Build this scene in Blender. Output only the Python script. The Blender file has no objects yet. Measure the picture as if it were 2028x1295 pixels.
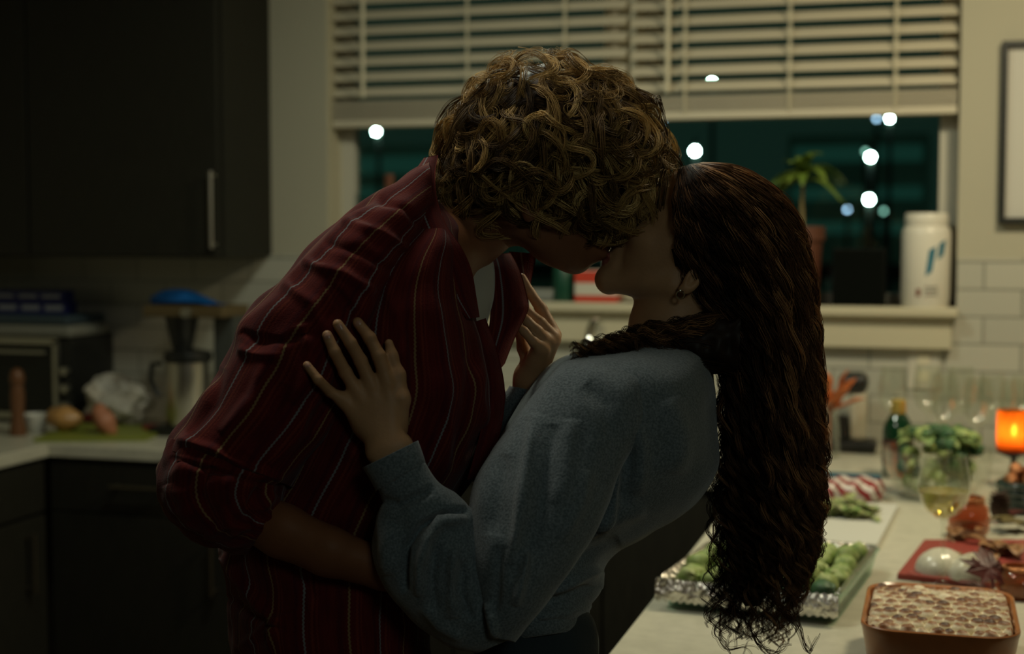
import bpy, math, random
import numpy as np
from mathutils import Vector, Matrix

# ---------------------------------------------------------------- camera, world, lights, exposure
scene = bpy.context.scene
W, H, FPX = 2028.0, 1295.0, 2900.0
YAW, PITCH, EYE = math.radians(16.5), math.radians(3.76), 1.51
CAM = np.array([0.0, 0.0, EYE])
FW = np.array([-math.sin(YAW)*math.cos(PITCH), math.cos(YAW)*math.cos(PITCH), -math.sin(PITCH)])
RT = np.array([math.cos(YAW), math.sin(YAW), 0.0])
UP = np.cross(RT, FW)
cd = bpy.data.cameras.new('camera'); cam = bpy.data.objects.new('camera', cd)
scene.collection.objects.link(cam); scene.camera = cam
cam.matrix_world = Matrix(((RT[0], UP[0], -FW[0], 0), (RT[1], UP[1], -FW[1], 0), (RT[2], UP[2], -FW[2], EYE), (0, 0, 0, 1)))
cd.sensor_width = 36.0; cd.lens = 36.0*FPX/W; cd.clip_start = 0.05; cd.clip_end = 300
cd.dof.use_dof = True; cd.dof.focus_distance = 1.66; cd.dof.aperture_fstop = 3.5; cd.dof.aperture_blades = 9

scene.view_settings.view_transform = 'Standard'; scene.view_settings.look = 'None'
scene.view_settings.gamma = 1.0; scene.view_settings.use_curve_mapping = False
scene.view_settings.exposure = 0.0
scene.cycles.use_denoising = True
scene.cycles.max_bounces = 8; scene.cycles.transparent_max_bounces = 16
scene.cycles.sample_clamp_indirect = 4.0
scene.cycles.caustics_reflective = False; scene.cycles.caustics_refractive = False

wd = bpy.data.worlds.new('night_sky'); scene.world = wd; wd.use_nodes = True
wd.node_tree.nodes['Background'].inputs[0].default_value = (0.30, 0.85, 0.62, 1)
wd.node_tree.nodes['Background'].inputs[1].default_value = 0.017

def area_light(name, loc, target, size, power, color, spread=180):
    l = bpy.data.lights.new(name, 'AREA'); l.shape = 'DISK'; l.size = size; l.energy = power; l.color = color
    l.spread = math.radians(spread)
    o = bpy.data.objects.new(name, l); scene.collection.objects.link(o); o.location = loc
    d = Vector(target) - Vector(loc); o.rotation_euler = d.to_track_quat('-Z', 'Y').to_euler()
    return o
WARM = (1.0, 0.86, 0.56); NEUT = (0.93, 1.0, 0.80); COOL = (0.62, 0.85, 1.0)
area_light('downlight_right', (0.45, 2.95, 2.60), (0.4, 3.5, 0), 0.30, 24.0, WARM)
area_light('downlight_middle', (-1.00, 2.75, 2.60), (-1.0, 3.1, 0), 0.30, 11.0, NEUT)
area_light('downlight_left', (-0.95, 1.62, 2.60), (-0.6, 1.7, 1.2), 0.50, 5.6, (1.0, 0.95, 0.78))
area_light('camera_side_fill', (1.1, -0.9, 2.45), (-0.45, 1.7, 1.15), 0.6, 0.75, (0.84, 0.98, 0.86), 75)  # added weak fill from behind the camera, aimed at the couple

# ---------------------------------------------------------------- helpers
def P(px, py, z):
    """world point seen at pixel px,py at depth z along the camera axis (works on arrays)"""
    px = np.asarray(px, float); py = np.asarray(py, float); z = np.asarray(z, float)
    u = (px - W/2)/FPX; v = (py - H/2)/FPX
    return CAM + z[..., None]*(FW + u[..., None]*RT - v[..., None]*UP)
def ray(px, py):
    return FW + (px - W/2)/FPX*RT - (py - H/2)/FPX*UP
def at_z(px, py, z):
    d = ray(px, py); return CAM + d*((z - EYE)/d[2])
def at_y(px, py, y):
    d = ray(px, py); return CAM + d*(y/d[1])
def mpp(p):          # metres per pixel at a world point
    return float(np.dot(np.asarray(p) - CAM, FW))/FPX

def mat(name, col, rough=0.5, metal=0.0, spec=0.5, bump=0.0, bscale=50.0, vary=0.0, vscale=8.0, col2=None, emit=None, estr=0.0,
        sheen=0.0, trans=0.0, ior=1.45, alpha=1.0, coat=0.0, stretch=(1, 1, 1)):
    m = bpy.data.materials.new(name); m.use_nodes = True
    nt = m.node_tree; b = nt.nodes['Principled BSDF']
    b.inputs['Base Color'].default_value = (*col, 1); b.inputs['Roughness'].default_value = rough
    b.inputs['Metallic'].default_value = metal; b.inputs['Specular IOR Level'].default_value = spec
    b.inputs['IOR'].default_value = ior; b.inputs['Transmission Weight'].default_value = trans
    b.inputs['Sheen Weight'].default_value = sheen; b.inputs['Coat Weight'].default_value = coat
    b.inputs['Alpha'].default_value = alpha
    if emit: b.inputs['Emission Color'].default_value = (*emit, 1); b.inputs['Emission Strength'].default_value = estr
    if vary > 0 or bump > 0:
        tc = nt.nodes.new('ShaderNodeTexCoord'); mp = nt.nodes.new('ShaderNodeMapping')
        mp.inputs['Scale'].default_value = stretch
        nt.links.new(tc.outputs['Object'], mp.inputs['Vector'])
    if vary > 0:
        n = nt.nodes.new('ShaderNodeTexNoise'); n.inputs['Scale'].default_value = vscale; n.inputs['Detail'].default_value = 4
        nt.links.new(mp.outputs[0], n.inputs['Vector'])
        mx = nt.nodes.new('ShaderNodeMix'); mx.data_type = 'RGBA'
        c2 = col2 or tuple(c*(1 - vary) for c in col)
        mx.inputs[6].default_value = (*col, 1); mx.inputs[7].default_value = (*c2, 1)
        rp = nt.nodes.new('ShaderNodeMapRange'); rp.inputs[1].default_value = .35; rp.inputs[2].default_value = .65
        nt.links.new(n.outputs[0], rp.inputs[0]); nt.links.new(rp.outputs[0], mx.inputs[0])
        nt.links.new(mx.outputs[2], b.inputs['Base Color'])
    if bump > 0:
        n = nt.nodes.new('ShaderNodeTexNoise'); n.inputs['Scale'].default_value = bscale; n.inputs['Detail'].default_value = 5
        nt.links.new(mp.outputs[0], n.inputs['Vector'])
        bp = nt.nodes.new('ShaderNodeBump'); bp.inputs['Strength'].default_value = bump; bp.inputs['Distance'].default_value = 0.01
        nt.links.new(n.outputs[0], bp.inputs['Height']); nt.links.new(bp.outputs[0], b.inputs['Normal'])
    return m

def link_mesh(name, verts, faces, m=None, parent=None, smooth=True, uvs=None, attrs=None, midx=None):
    me = bpy.data.meshes.new(name)
    v = np.asarray(verts, dtype=np.float32); n = len(v)
    if isinstance(faces, np.ndarray):
        k = faces.shape[1]; nf = len(faces)
        me.vertices.add(n); me.vertices.foreach_set('co', v.ravel())
        me.loops.add(nf*k); me.loops.foreach_set('vertex_index', faces.astype(np.int32).ravel())
        me.polygons.add(nf); me.polygons.foreach_set('loop_start', np.arange(0, nf*k, k, dtype=np.int32))
        me.update(calc_edges=True); me.validate()
    else:
        me.from_pydata([tuple(map(float, q)) for q in v], [], [tuple(int(i) for i in f) for f in faces]); me.update()
    if uvs is not None:      # per-vertex uv
        li = np.empty(len(me.loops), dtype=np.int32); me.loops.foreach_get('vertex_index', li)
        uvl = me.uv_layers.new(name='UVMap'); uvl.data.foreach_set('uv', np.asarray(uvs, dtype=np.float32)[li].ravel())
    if attrs is not None:
        for an, av in attrs.items():
            a = me.attributes.new(an, 'FLOAT', 'POINT'); a.data.foreach_set('value', np.asarray(av, dtype=np.float32))
    ms = m if isinstance(m, (list, tuple)) else [m]
    for q in ms:
        if q: me.materials.append(q)
    if midx is not None: me.polygons.foreach_set('material_index', np.asarray(midx, dtype=np.int32))
    if smooth: me.polygons.foreach_set('use_smooth', np.ones(len(me.polygons), dtype=bool))
    o = bpy.data.objects.new(name, me); scene.collection.objects.link(o)
    if parent:
        o.parent = parent
        o.matrix_parent_inverse = Matrix.Translation(-Vector(parent.location)) if parent.type == 'EMPTY' else Matrix.Identity(4)
    return o

class MB:
    """collects shapes (world coordinates) into one mesh"""
    def __init__(s): s.v = []; s.f = []; s.mi = []
    def add(s, vs, fs, mi=0):
        b = len(s.v); s.v += [tuple(map(float, q)) for q in vs]; s.f += [tuple(i + b for i in f) for f in fs]; s.mi += [mi]*len(fs); return s
    def box(s, c, d, rz=0.0, bev=0.0, mi=0, M=None):
        hx, hy, hz = d[0]/2, d[1]/2, d[2]/2
        b = min(bev, hx*.9, hy*.9, hz*.9)
        if b <= 0:
            vs = [(x, y, z) for x in (-hx, hx) for y in (-hy, hy) for z in (-hz, hz)]
            fs = [(0, 1, 3, 2), (4, 6, 7, 5), (0, 4, 5, 1), (2, 3, 7, 6), (0, 2, 6, 4), (1, 5, 7, 3)]
        else:
            import bmesh
            bm = bmesh.new(); bmesh.ops.create_cube(bm, size=1.0)
            for q in bm.verts: q.co = Vector((q.co.x*2*hx, q.co.y*2*hy, q.co.z*2*hz))
            bmesh.ops.bevel(bm, geom=list(bm.edges), offset=b, segments=2, profile=.5, affect='EDGES')
            bm.verts.index_update(); vs = [tuple(q.co) for q in bm.verts]; fs = [tuple(q.index for q in f.verts) for f in bm.faces]; bm.free()
        ca, sa = math.cos(rz), math.sin(rz); out = []
        for x, y, z in vs:
            if M is not None: q = M @ Vector((x, y, z)); x, y, z = q
            out.append((c[0] + x*ca - y*sa, c[1] + x*sa + y*ca, c[2] + z))
        return s.add(out, fs, mi)
    def lathe(s, c, prof, n=32, mi=0, sx=1, sy=1, cap=True):
        vs = []; fs = []
        for r, z in prof:
            for i in range(n):
                a = 2*math.pi*i/n; vs.append((c[0] + sx*r*math.cos(a), c[1] + sy*r*math.sin(a), c[2] + z))
        for j in range(len(prof) - 1):
            for i in range(n):
                i2 = (i + 1) % n; fs.append((j*n + i, j*n + i2, (j + 1)*n + i2, (j + 1)*n + i))
        if cap:
            fs.append(tuple(range(n))[::-1]); fs.append(tuple((len(prof) - 1)*n + i for i in range(n)))
        return s.add(vs, fs, mi)
    def cyl(s, a, b, r, r2=None, n=16, mi=0): return s.tube([a, b], [r, r if r2 is None else r2], n, mi)
    def tube(s, pts, rs, n=10, mi=0):
        pts = [Vector(tuple(p)) for p in pts]
        if not hasattr(rs, '__len__'): rs = [rs]*len(pts)
        vs = []; fs = []; prev = None
        for k, p in enumerate(pts):
            t = (pts[min(k + 1, len(pts) - 1)] - pts[max(k - 1, 0)]).normalized()
            if prev is None:
                u = t.orthogonal().normalized()
            else:
                u = (prev - t*prev.dot(t)).normalized()
            prev = u; w = t.cross(u)
            for i in range(n):
                a = 2*math.pi*i/n; vs.append(p + (u*math.cos(a) + w*math.sin(a))*rs[k])
        for j in range(len(pts) - 1):
            for i in range(n):
                i2 = (i + 1) % n; fs.append((j*n + i, j*n + i2, (j + 1)*n + i2, (j + 1)*n + i))
        fs.append(tuple(range(n))[::-1]); fs.append(tuple((len(pts) - 1)*n + i for i in range(n)))
        return s.add(vs, fs, mi)
    def ball(s, c, r, nu=16, nv=10, mi=0, M=None, fn=None):
        if not hasattr(r, '__len__'): r = (r, r, r)
        vs = []; fs = []
        for j in range(nv + 1):
            th = math.pi*j/nv
            for i in range(nu):
                a = 2*math.pi*i/nu; q = Vector((math.sin(th)*math.cos(a), math.sin(th)*math.sin(a), math.cos(th)))
                k = fn(q) if fn else 1.0
                q = Vector((q.x*r[0]*k, q.y*r[1]*k, q.z*r[2]*k))
                if M is not None: q = M @ q
                vs.append((c[0] + q.x, c[1] + q.y, c[2] + q.z))
        for j in range(nv):
            for i in range(nu):
                i2 = (i + 1) % nu; fs.append((j*nu + i, (j + 1)*nu + i, (j + 1)*nu + i2, j*nu + i2))
        return s.add(vs, fs, mi)
    def prism(s, pts, off, mi=0):
        """extrude a planar polygon (world points) by off"""
        n = len(pts); off = np.asarray(off); a = [np.asarray(p) for p in pts]; b = [p + off for p in a]
        fs = [tuple(range(n))[::-1], tuple(range(n, 2*n))] + [(i, (i + 1) % n, n + (i + 1) % n, n + i) for i in range(n)]
        return s.add(a + b, fs, mi)
    def build(s, name, m, parent=None, smooth=False, bevel=0.0):
        o = link_mesh(name, s.v, s.f, m, parent, smooth=smooth, midx=s.mi)
        if smooth:
            try:
                o.data.set_sharp_from_angle(angle=math.radians(40))
            except Exception: pass
        return o

def thing(name, label, cat, loc=(0, 0, 0), group=None):
    o = bpy.data.objects.new(name, None); scene.collection.objects.link(o); o.location = tuple(map(float, loc))
    o.empty_display_size = .05
    o['label'] = label; o['category'] = cat
    if group: o['group'] = group
    return o
def tag(o, label, cat, group=None, kind=None):
    o['label'] = label; o['category'] = cat
    if group: o['group'] = group
    if kind: o['kind'] = kind
    return o
def struct(o): o['kind'] = 'structure'; return o
rnd = random.Random(11); rng = np.random.default_rng(5)

# ================================================================ THE ROOM
WY = 4.2                                    # window wall
XL, XR, YB, CEIL = -3.06, 2.6, -2.6, 2.65
CT = 0.91                                   # counter top height
M_wall = mat('wall_paint', (0.40, 0.38, 0.29), .85, bump=.08, bscale=180)
M_ceil = mat('ceiling_paint', (0.5, 0.48, 0.42), .9)
M_floor = mat('floor_wood', (0.09, 0.06, 0.04), .5, vary=.5, vscale=6, stretch=(1, 12, 1))
M_trim = mat('trim_paint', (0.50, 0.46, 0.33), .5)
M_trim_w = mat('window_vinyl', (0.50, 0.48, 0.40), .45)
M_dark = mat('dark_cabinet_laminate', (0.018, 0.017, 0.011), .6, spec=.35, vary=.35, vscale=14, stretch=(14, 14, 1), bump=.05, bscale=60)
M_quartz = mat('quartz_worktop', (0.56, 0.54, 0.43), .30, vary=.12, vscale=40)
M_steel = mat('brushed_steel', (0.55, 0.53, 0.47), .32, metal=1.0)
M_steel_shaded = mat('shaded_steel_pull', (0.16, 0.14, 0.10), .45, metal=1.0)  # steel of the base cabinet pulls, darkened: shade put into the colour
M_chrome = mat('chrome', (0.8, 0.8, 0.78), .08, metal=1.0)
M_black = mat('black_plastic', (0.012, 0.013, 0.012), .35)
M_slat = mat('blind_slat_white', (0.56, 0.51, 0.39), .5)
M_cord = mat('blind_cord', (0.62, 0.57, 0.42), .6)
M_paneglass = None

# tiles: brick pattern in world coordinates
M_tile = bpy.data.materials.new('subway_tile'); M_tile.use_nodes = True
nt = M_tile.node_tree; bs = nt.nodes['Principled BSDF']; bs.inputs['Roughness'].default_value = .28
tc = nt.nodes.new('ShaderNodeTexCoord'); sp = nt.nodes.new('ShaderNodeSeparateXYZ'); cb = nt.nodes.new('ShaderNodeCombineXYZ')
nt.links.new(tc.outputs['Object'], sp.inputs[0]); nt.links.new(sp.outputs[0], cb.inputs[0]); nt.links.new(sp.outputs[2], cb.inputs[1])
br = nt.nodes.new('ShaderNodeTexBrick'); br.inputs['Scale'].default_value = 1.0
br.inputs['Brick Width'].default_value = .2; br.inputs['Row Height'].default_value = .075; br.inputs['Mortar Size'].default_value = .0035
br.inputs['Mortar Smooth'].default_value = .3
br.inputs['Color1'].default_value = (.44, .43, .36, 1); br.inputs['Color2'].default_value = (.38, .375, .32, 1); br.inputs['Mortar'].default_value = (.24, .24, .20, 1)
nt.links.new(cb.outputs[0], br.inputs[0]); nt.links.new(br.outputs[0], bs.inputs['Base Color'])
bp = nt.nodes.new('ShaderNodeBump'); bp.inputs['Strength'].default_value = .5; bp.inputs['Distance'].default_value = .004; bp.invert = True
nt.links.new(br.outputs[1], bp.inputs['Height']); nt.links.new(bp.outputs[0], bs.inputs['Normal'])

WX0, WX1 = -1.842, 0.028                    # window opening
WZ0 = 1.30; WZ1 = 2.38
TILE_TOP = float(at_y(1960, 512, WY)[2])
# window wall built round the opening, with a deep reveal
T = .16
b = MB()
b.box(((XL + WX0)/2, WY + T/2, CEIL/2), (WX0 - XL, T, CEIL)).box(((XR + WX1)/2, WY + T/2, CEIL/2), (XR - WX1, T, CEIL))
b.box(((WX0 + WX1)/2, WY + T/2, WZ0/2), (WX1 - WX0, T, WZ0)).box(((WX0 + WX1)/2, WY + T/2, (CEIL + WZ1)/2), (WX1 - WX0, T, CEIL - WZ1))
struct(b.build('wall_back', M_wall))
b = MB()
for x0, x1 in ((XL, WX0 - .002), (WX1 + .002, XR)): b.box(((x0 + x1)/2, WY - .006, (CT + TILE_TOP)/2), (x1 - x0, .012, TILE_TOP - CT))
b.box(((WX0 + WX1)/2, WY - .006, (CT + WZ0 - .03)/2), (WX1 - WX0 + .004, .012, WZ0 - .03 - CT))
struct(b.build('wall_back_tiles', M_tile))
struct(MB().box((XL - .06, (WY + YB)/2, CEIL/2), (.12, WY - YB + .3, CEIL)).build('wall_left', M_wall))
struct(MB().box((XR + .06, (WY + YB)/2, CEIL/2), (.12, WY - YB + .3, CEIL)).build('wall_right', M_wall))
struct(MB().box(((XL + XR)/2, YB - .06, CEIL/2), (XR - XL, .12, CEIL)).build('wall_front', M_wall))
struct(MB().box(((XL + XR)/2, (WY + YB)/2, -.05), (XR - XL + .3, WY - YB + .5, .1)).build('floor', M_floor))
struct(MB().box(((XL + XR)/2, (WY + YB)/2, CEIL + .05), (XR - XL + .3, WY - YB + .5, .1)).build('ceiling', M_ceil))
# ceiling fixtures round the lamps, the last one made up for the added fill
for nm, (x, y, r) in {'recessed_downlight': (0.45, 2.95, .15), 'recessed_downlight.001': (-1.0, 2.75, .15), 'recessed_downlight.002': (-.95, 1.62, .25), 'recessed_downlight.003': (1.1, -.9, .3)}.items():
    o = MB().lathe((x, y, 2.62), [(r + .012, 0), (r + .03, .004), (r + .03, .03), (r + .012, .03)], 32, cap=False).build('recessed_downlight', M_trim_w, smooth=True); o['kind'] = 'structure'

# window frames and glass: two units either side of a mullion
M_glass = bpy.data.materials.new('window_glass'); M_glass.use_nodes = True
nt = M_glass.node_tree; nt.nodes.remove(nt.nodes['Principled BSDF'])
t = nt.nodes.new('ShaderNodeBsdfTransparent'); t.inputs[0].default_value = (.9, .96, .93, 1)
g = nt.nodes.new('ShaderNodeBsdfGlossy'); g.inputs['Roughness'].default_value = .02; g.inputs[0].default_value = (.6, .8, .7, 1)
fr = nt.nodes.new('ShaderNodeFresnel'); fr.inputs[0].default_value = 1.45; mx = nt.nodes.new('ShaderNodeMixShader')
nt.links.new(fr.outputs[0], mx.inputs[0]); nt.links.new(t.outputs[0], mx.inputs[1]); nt.links.new(g.outputs[0], mx.inputs[2])
nt.links.new(mx.outputs[0], nt.nodes['Material Output'].inputs[0])
MUL = -.90
FY = WY + .10
for wi, (x0, x1) in enumerate(((WX0, MUL - .035), (MUL + .035, WX1))):
    r = bpy.data.objects.new('window_%d' % (wi + 1), None); scene.collection.objects.link(r); r['kind'] = 'structure'
    r.location = ((x0 + x1)/2, FY, WZ0)
    fw = .052; b = MB()
    b.box((x0 + fw/2, FY + .02, (WZ0 + WZ1)/2), (fw, .05, WZ1 - WZ0), bev=.004).box((x1 - fw/2, FY + .02, (WZ0 + WZ1)/2), (fw, .05, WZ1 - WZ0), bev=.004)
    b.box(((x0 + x1)/2, FY + .02, WZ0 + fw/2 - .01), (x1 - x0 - 2*fw, .05, fw - .02)).box(((x0 + x1)/2, FY + .02, WZ1 - fw/2), (x1 - x0 - 2*fw, .05, fw))
    b.build('window_frame', M_trim_w, r)
    MB().box(((x0 + x1)/2, FY + .03, (WZ0 + WZ1)/2), (x1 - x0 - 2*fw, .004, WZ1 - WZ0 - 2*fw + .03)).build('window_pane', M_glass, r)
struct(MB().box((MUL, WY + .118, (WZ0 + WZ1)/2), (.07, .07, WZ1 - WZ0), bev=.003).build('trim_1', M_trim))
# sill board with its apron
b = MB().box(((WX0 + WX1)/2, WY + .035, WZ0 - .012), (WX1 - WX0 - .002, .13, .024)); b.box(((WX0 + WX1)/2, WY - .042, WZ0 - .012), (WX1 - WX0 + .01, .062, .026), bev=.005)
struct(b.build('trim_2', M_trim))
struct(MB().box(((WX0 + WX1)/2, WY - .030, WZ0 - .07), (WX1 - WX0 - .02, .030, .088), bev=.004).build('trim_3', M_trim))
# left reveal board
struct(MB().box((WX0 + .004, WY + .05, (WZ0 + WZ1)/2), (.008, .10, WZ1 - WZ0)).build('trim_4', M_trim))

# ---------------------------------------------------------------- blinds
def blind(x0, x1, zr0, zr1, ladders, wands, label):
    r = thing('venetian_blind', label, 'window blind', ((x0 + x1)/2, WY + .045, zr0), group=None)
    yb = WY + .045
    b = MB().box(((x0 + x1)/2, yb, zr0 + .011), (x1 - x0, .052, .022), bev=.003)
    b.build('bottom_rail', M_slat, r)
    b = MB(); z = zr0 + .026
    while z < zr1 - .006: b.box(((x0 + x1)/2, yb + rnd.uniform(-.002, .002), z), (x1 - x0, .05, .0032)); z += .0065
    b.build('stacked_slats', M_slat, r)
    tilt = Matrix.Rotation(math.radians(36), 3, 'X')     # room-side edge lower
    z = zr1 + .022; k = 0
    while z < 2.34:
        n = 5; vs = []; fs = []
        for xe in (x0, x1):
            for j in range(n + 1):
                t = -1 + 2*j/n; q = tilt @ Vector((0, t*.025, .0022*(1 - t*t)))
                vs.append((xe, yb + q.y, z + q.z)); 
            for j in range(n + 1):
                t = 1 - 2*j/n; q = tilt @ Vector((0, t*.025, .0022*(1 - t*t) - .003))
                vs.append((xe, yb + q.y, z + q.z))
        m = 2*(n + 1)
        for j in range(m): fs.append((j, (j + 1) % m, m + (j + 1) % m, m + j))
        fs += [tuple(range(m))[::-1], tuple(range(m, 2*m))]
        MB().add(vs, fs).build('slat', M_slat, r)
        z += .0470; k += 1
    MB().box(((x0 + x1)/2, yb, 2.355), (x1 - x0, .056, .045), bev=.003).build('head_rail', M_slat, r)
    for px in ladders:
        X = at_y(px, 100, WY + .02)[0]; MB().cyl((X, WY + .015, zr0 + .02), (X, WY + .015, 2.34), .0022, n=6).build('ladder_cord', M_cord, r)
        MB().cyl((X + .006, WY + .013, zr0 + .02), (X + .006, WY + .013, 2.34), .0016, n=6).build('ladder_cord', M_cord, r)
    for px in wands:
        X = at_y(px, 100, WY - .0)[0]; MB().cyl((X, WY + .002, zr1 - .0), (X, WY + .008, 2.33), .0072, n=8).build('tilt_wand', M_cord, r)
    return r
zr = lambda px, py: float(at_y(px, py, WY + .02)[2])
blind(WX0 + .012, -.907, zr(760, 251), zr(760, 193), (925, 1118), (717,), 'white slatted blind lowered over the left half of the window')
blind(-.893, WX1 - .006, zr(1600, 231), zr(1600, 177), (1356, 1563, 1773), (1322,), 'white slatted blind lowered over the right half of the window')

# ---------------------------------------------------------------- cabinets
def handle(r, a, b_, out):
    """bar pull between points a and b_, standing off along out"""
    a = Vector(a); b_ = Vector(b_); o = Vector(out); d = (b_ - a).normalized()
    m = MB().cyl(a - d*.012 + o, b_ + d*.012 + o, .006, n=10).cyl(a, a + o, .005, n=8).cyl(b_, b_ + o, .005, n=8)
    return m.build('bar_handle', M_steel if a.z > 1 else M_steel_shaded, r, smooth=True)
UF = WY - .33; UZ = 1.432
UX = -2.03
r = thing('wall_cabinet', 'dark brown wall cabinet with steel bar handle nearest the window', 'cabinet', (UX - .32, WY - .165, UZ))
MB().box((UX - .32, WY - .158, (UZ + 2.45)/2), (.64, .314, 2.45 - UZ), bev=.001).build('body', M_dark, r)
dr = MB().box((UX - .32, UF - .008, (UZ + 2.45)/2), (.632, .020, 2.45 - UZ - .006), bev=.002).build('cabinet_door', M_dark, r)
ha = at_y(417, 347, UF - .045); hb = at_y(415, 484, UF - .045)
handle(dr, (ha[0], UF - .018, ha[2]), (ha[0], UF - .018, hb[2]), (0, -.028, 0))
r = thing('wall_cabinet', 'dark wall cabinet in the far left corner of the kitchen', 'cabinet', (UX - .84, WY - .165, UZ))
MB().box((UX - .835, WY - .158, (UZ + 2.45)/2), (.388, .314, 2.45 - UZ), bev=.001).build('body', M_dark, r)
MB().box((UX - .835, UF - .008, (UZ + 2.45)/2), (.382, .020, 2.45 - UZ - .006), bev=.002).build('cabinet_door', M_dark, r)

CF = WY - .64                              # worktop front of back run
LF = XL + .64                              # worktop front of left run
PX0, PX1, PY0 = -.45, .62, 1.93            # peninsula
def base_cab(x0, x1, y0, y1, face, label, doors=1, drawer=True, group=None):
    r = thing('base_cabinet', label, 'cabinet', ((x0 + x1)/2, (y0 + y1)/2, 0), group)
    MB().box(((x0 + x1)/2, (y0 + y1)/2, .485), (x1 - x0 - .002, y1 - y0 - .002, .77), bev=.001).box(((x0 + x1)/2 - (.03 if face == 'x' else 0) + (.03 if face == '-x' else 0), (y0 + y1)/2 + (.03 if face == '-y' else 0), .05), (x1 - x0 - .07, y1 - y0 - .07, .1)).build('body', M_dark, r)
    if face == '-y':
        w = (x1 - x0)/doors
        for i in range(doors):
            cx = x0 + w*(i + .5)
            zt = .715 if drawer else .86
            d = MB().box((cx, y0 - .010, (.11 + zt)/2), (w - .006, .02, zt - .11), bev=.002).build('cabinet_door', M_dark, r)
            handle(d, (cx + w*.36, y0 - .02, zt - .05), (cx + w*.36, y0 - .02, zt - .19), (0, -.028, 0))
            if drawer:
                d = MB().box((cx, y0 - .010, .79), (w - .006, .02, .14), bev=.002).build('drawer', M_dark, r)
                handle(d, (cx - .08, y0 - .02, .80), (cx + .08, y0 - .02, .80), (0, -.028, 0))
    else:
        s = 1 if face == 'x' else -1; xf = x1 if face == 'x' else x0; w = (y1 - y0)/doors
        for i in range(doors):
            cy = y0 + w*(i + .5)
            d = MB().box((xf + s*.010, cy, .41), (.02, w - .006, .6), bev=.002).build('cabinet_door', M_dark, r)
            handle(d, (xf + s*.02, cy + w*.36, .66), (xf + s*.02, cy + w*.36, .52), (s*.028, 0, 0))
            d = MB().box((xf + s*.010, cy, .79), (.02, w - .006, .14), bev=.002).build('drawer', M_dark, r)
            handle(d, (xf + s*.02, cy - .08, .80), (xf + s*.02, cy + .08, .80), (s*.028, 0, 0))
base_cab(LF - .005, -1.82, CF + .03, WY - .014, '-y', 'dark base cabinet with drawer under the coffee maker')
base_cab(-1.82, -1.22, CF + .03, WY - .014, '-y', 'dark base cabinet left of the sink behind the couple', group=None)
base_cab(-1.22, PX0 + .03, CF + .03, WY - .014, '-y', 'dark double door sink cabinet under the faucet', doors=2, drawer=False)
base_cab(XL + .004, LF - .03, 2.86, CF + .0, 'x', 'dark base cabinet at the left end under the toaster oven')
base_cab(XL + .004, LF - .03, 2.2, 2.86, 'x', 'dark base cabinet on the left wall, second from the corner')
base_cab(PX0 + .03, PX1 - .30, PY0 + .03, 2.76, '-x', 'dark base cabinet at the near end of the peninsula')
base_cab(PX0 + .03, PX1 - .30, 2.76, CF - .01, '-x', 'dark base cabinet of the peninsula nearest the window wall')
b = MB()
b.box(((XL + XR - .5)/2 + .0, (CF + WY - .013)/2, CT - .018), (XR - .5 - XL - .004, WY - .013 - CF, .036), bev=.003)
b.box(((XL + .002 + LF)/2, (2.17 + CF)/2, CT - .018), (LF - XL - .002, CF - 2.17 + .004, .036), bev=.003)
b.box(((PX0 + PX1)/2, (PY0 + CF)/2, CT - .018), (PX1 - PX0, CF - PY0 + .004, .036), bev=.003)
tag(b.build('worktop', M_quartz), 'pale stone worktop running round the kitchen and along the peninsula', 'countertop')

# ---------------------------------------------------------------- picture, socket, faucet
M_frame = mat('black_frame', (0.012, 0.014, 0.012), .4); M_mat = mat('picture_mat', (0.50, 0.49, 0.44), .8); M_print = mat('grey_print', (.3, .3, .27), .8, vary=.4, vscale=5)
a = at_y(1985, 82, WY - .02); c = at_y(1983, 443, WY - .02); px1 = a[0] + .42
r = thing('framed_picture', 'white matted picture in thin black frame on the right wall', 'picture', ((a[0] + px1)/2, WY, (a[2] + c[2])/2))
z0, z1 = c[2], a[2]; fw = .016; b = MB()
b.box((a[0] + fw/2, WY - .014, (z0 + z1)/2), (fw, .026, z1 - z0)).box((px1 - fw/2, WY - .014, (z0 + z1)/2), (fw, .026, z1 - z0))
b.box(((a[0] + px1)/2, WY - .014, z1 - fw/2), (px1 - a[0] - 2*fw, .026, fw)).box(((a[0] + px1)/2, WY - .014, z0 + fw/2), (px1 - a[0] - 2*fw, .026, fw)).build('frame', M_frame, r)
MB().box(((a[0] + px1)/2, WY - .008, (z0 + z1)/2), (px1 - a[0] - 2*fw, .010, z1 - z0 - 2*fw)).build('mat_board', M_mat, r)
MB().box(((a[0] + px1)/2 + .02, WY - .0138, (z0 + z1)/2), (.22, .001, .30)).build('print', M_print, r)
c = at_y(1829, 728, WY - .016)
r = thing('wall_socket', 'cream double socket plate on the tiles behind the wine glasses', 'socket', (c[0], WY - .012, c[2]))
MB().box((c[0], WY - .015, c[2]), (.085, .006, .12), bev=.002).build('cover_plate', M_trim_w, r)
for dz in (-.024, .024): MB().box((c[0], WY - .0185, c[2] + dz), (.032, .003, .030), bev=.001).build('outlet', M_cord, r)

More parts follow.
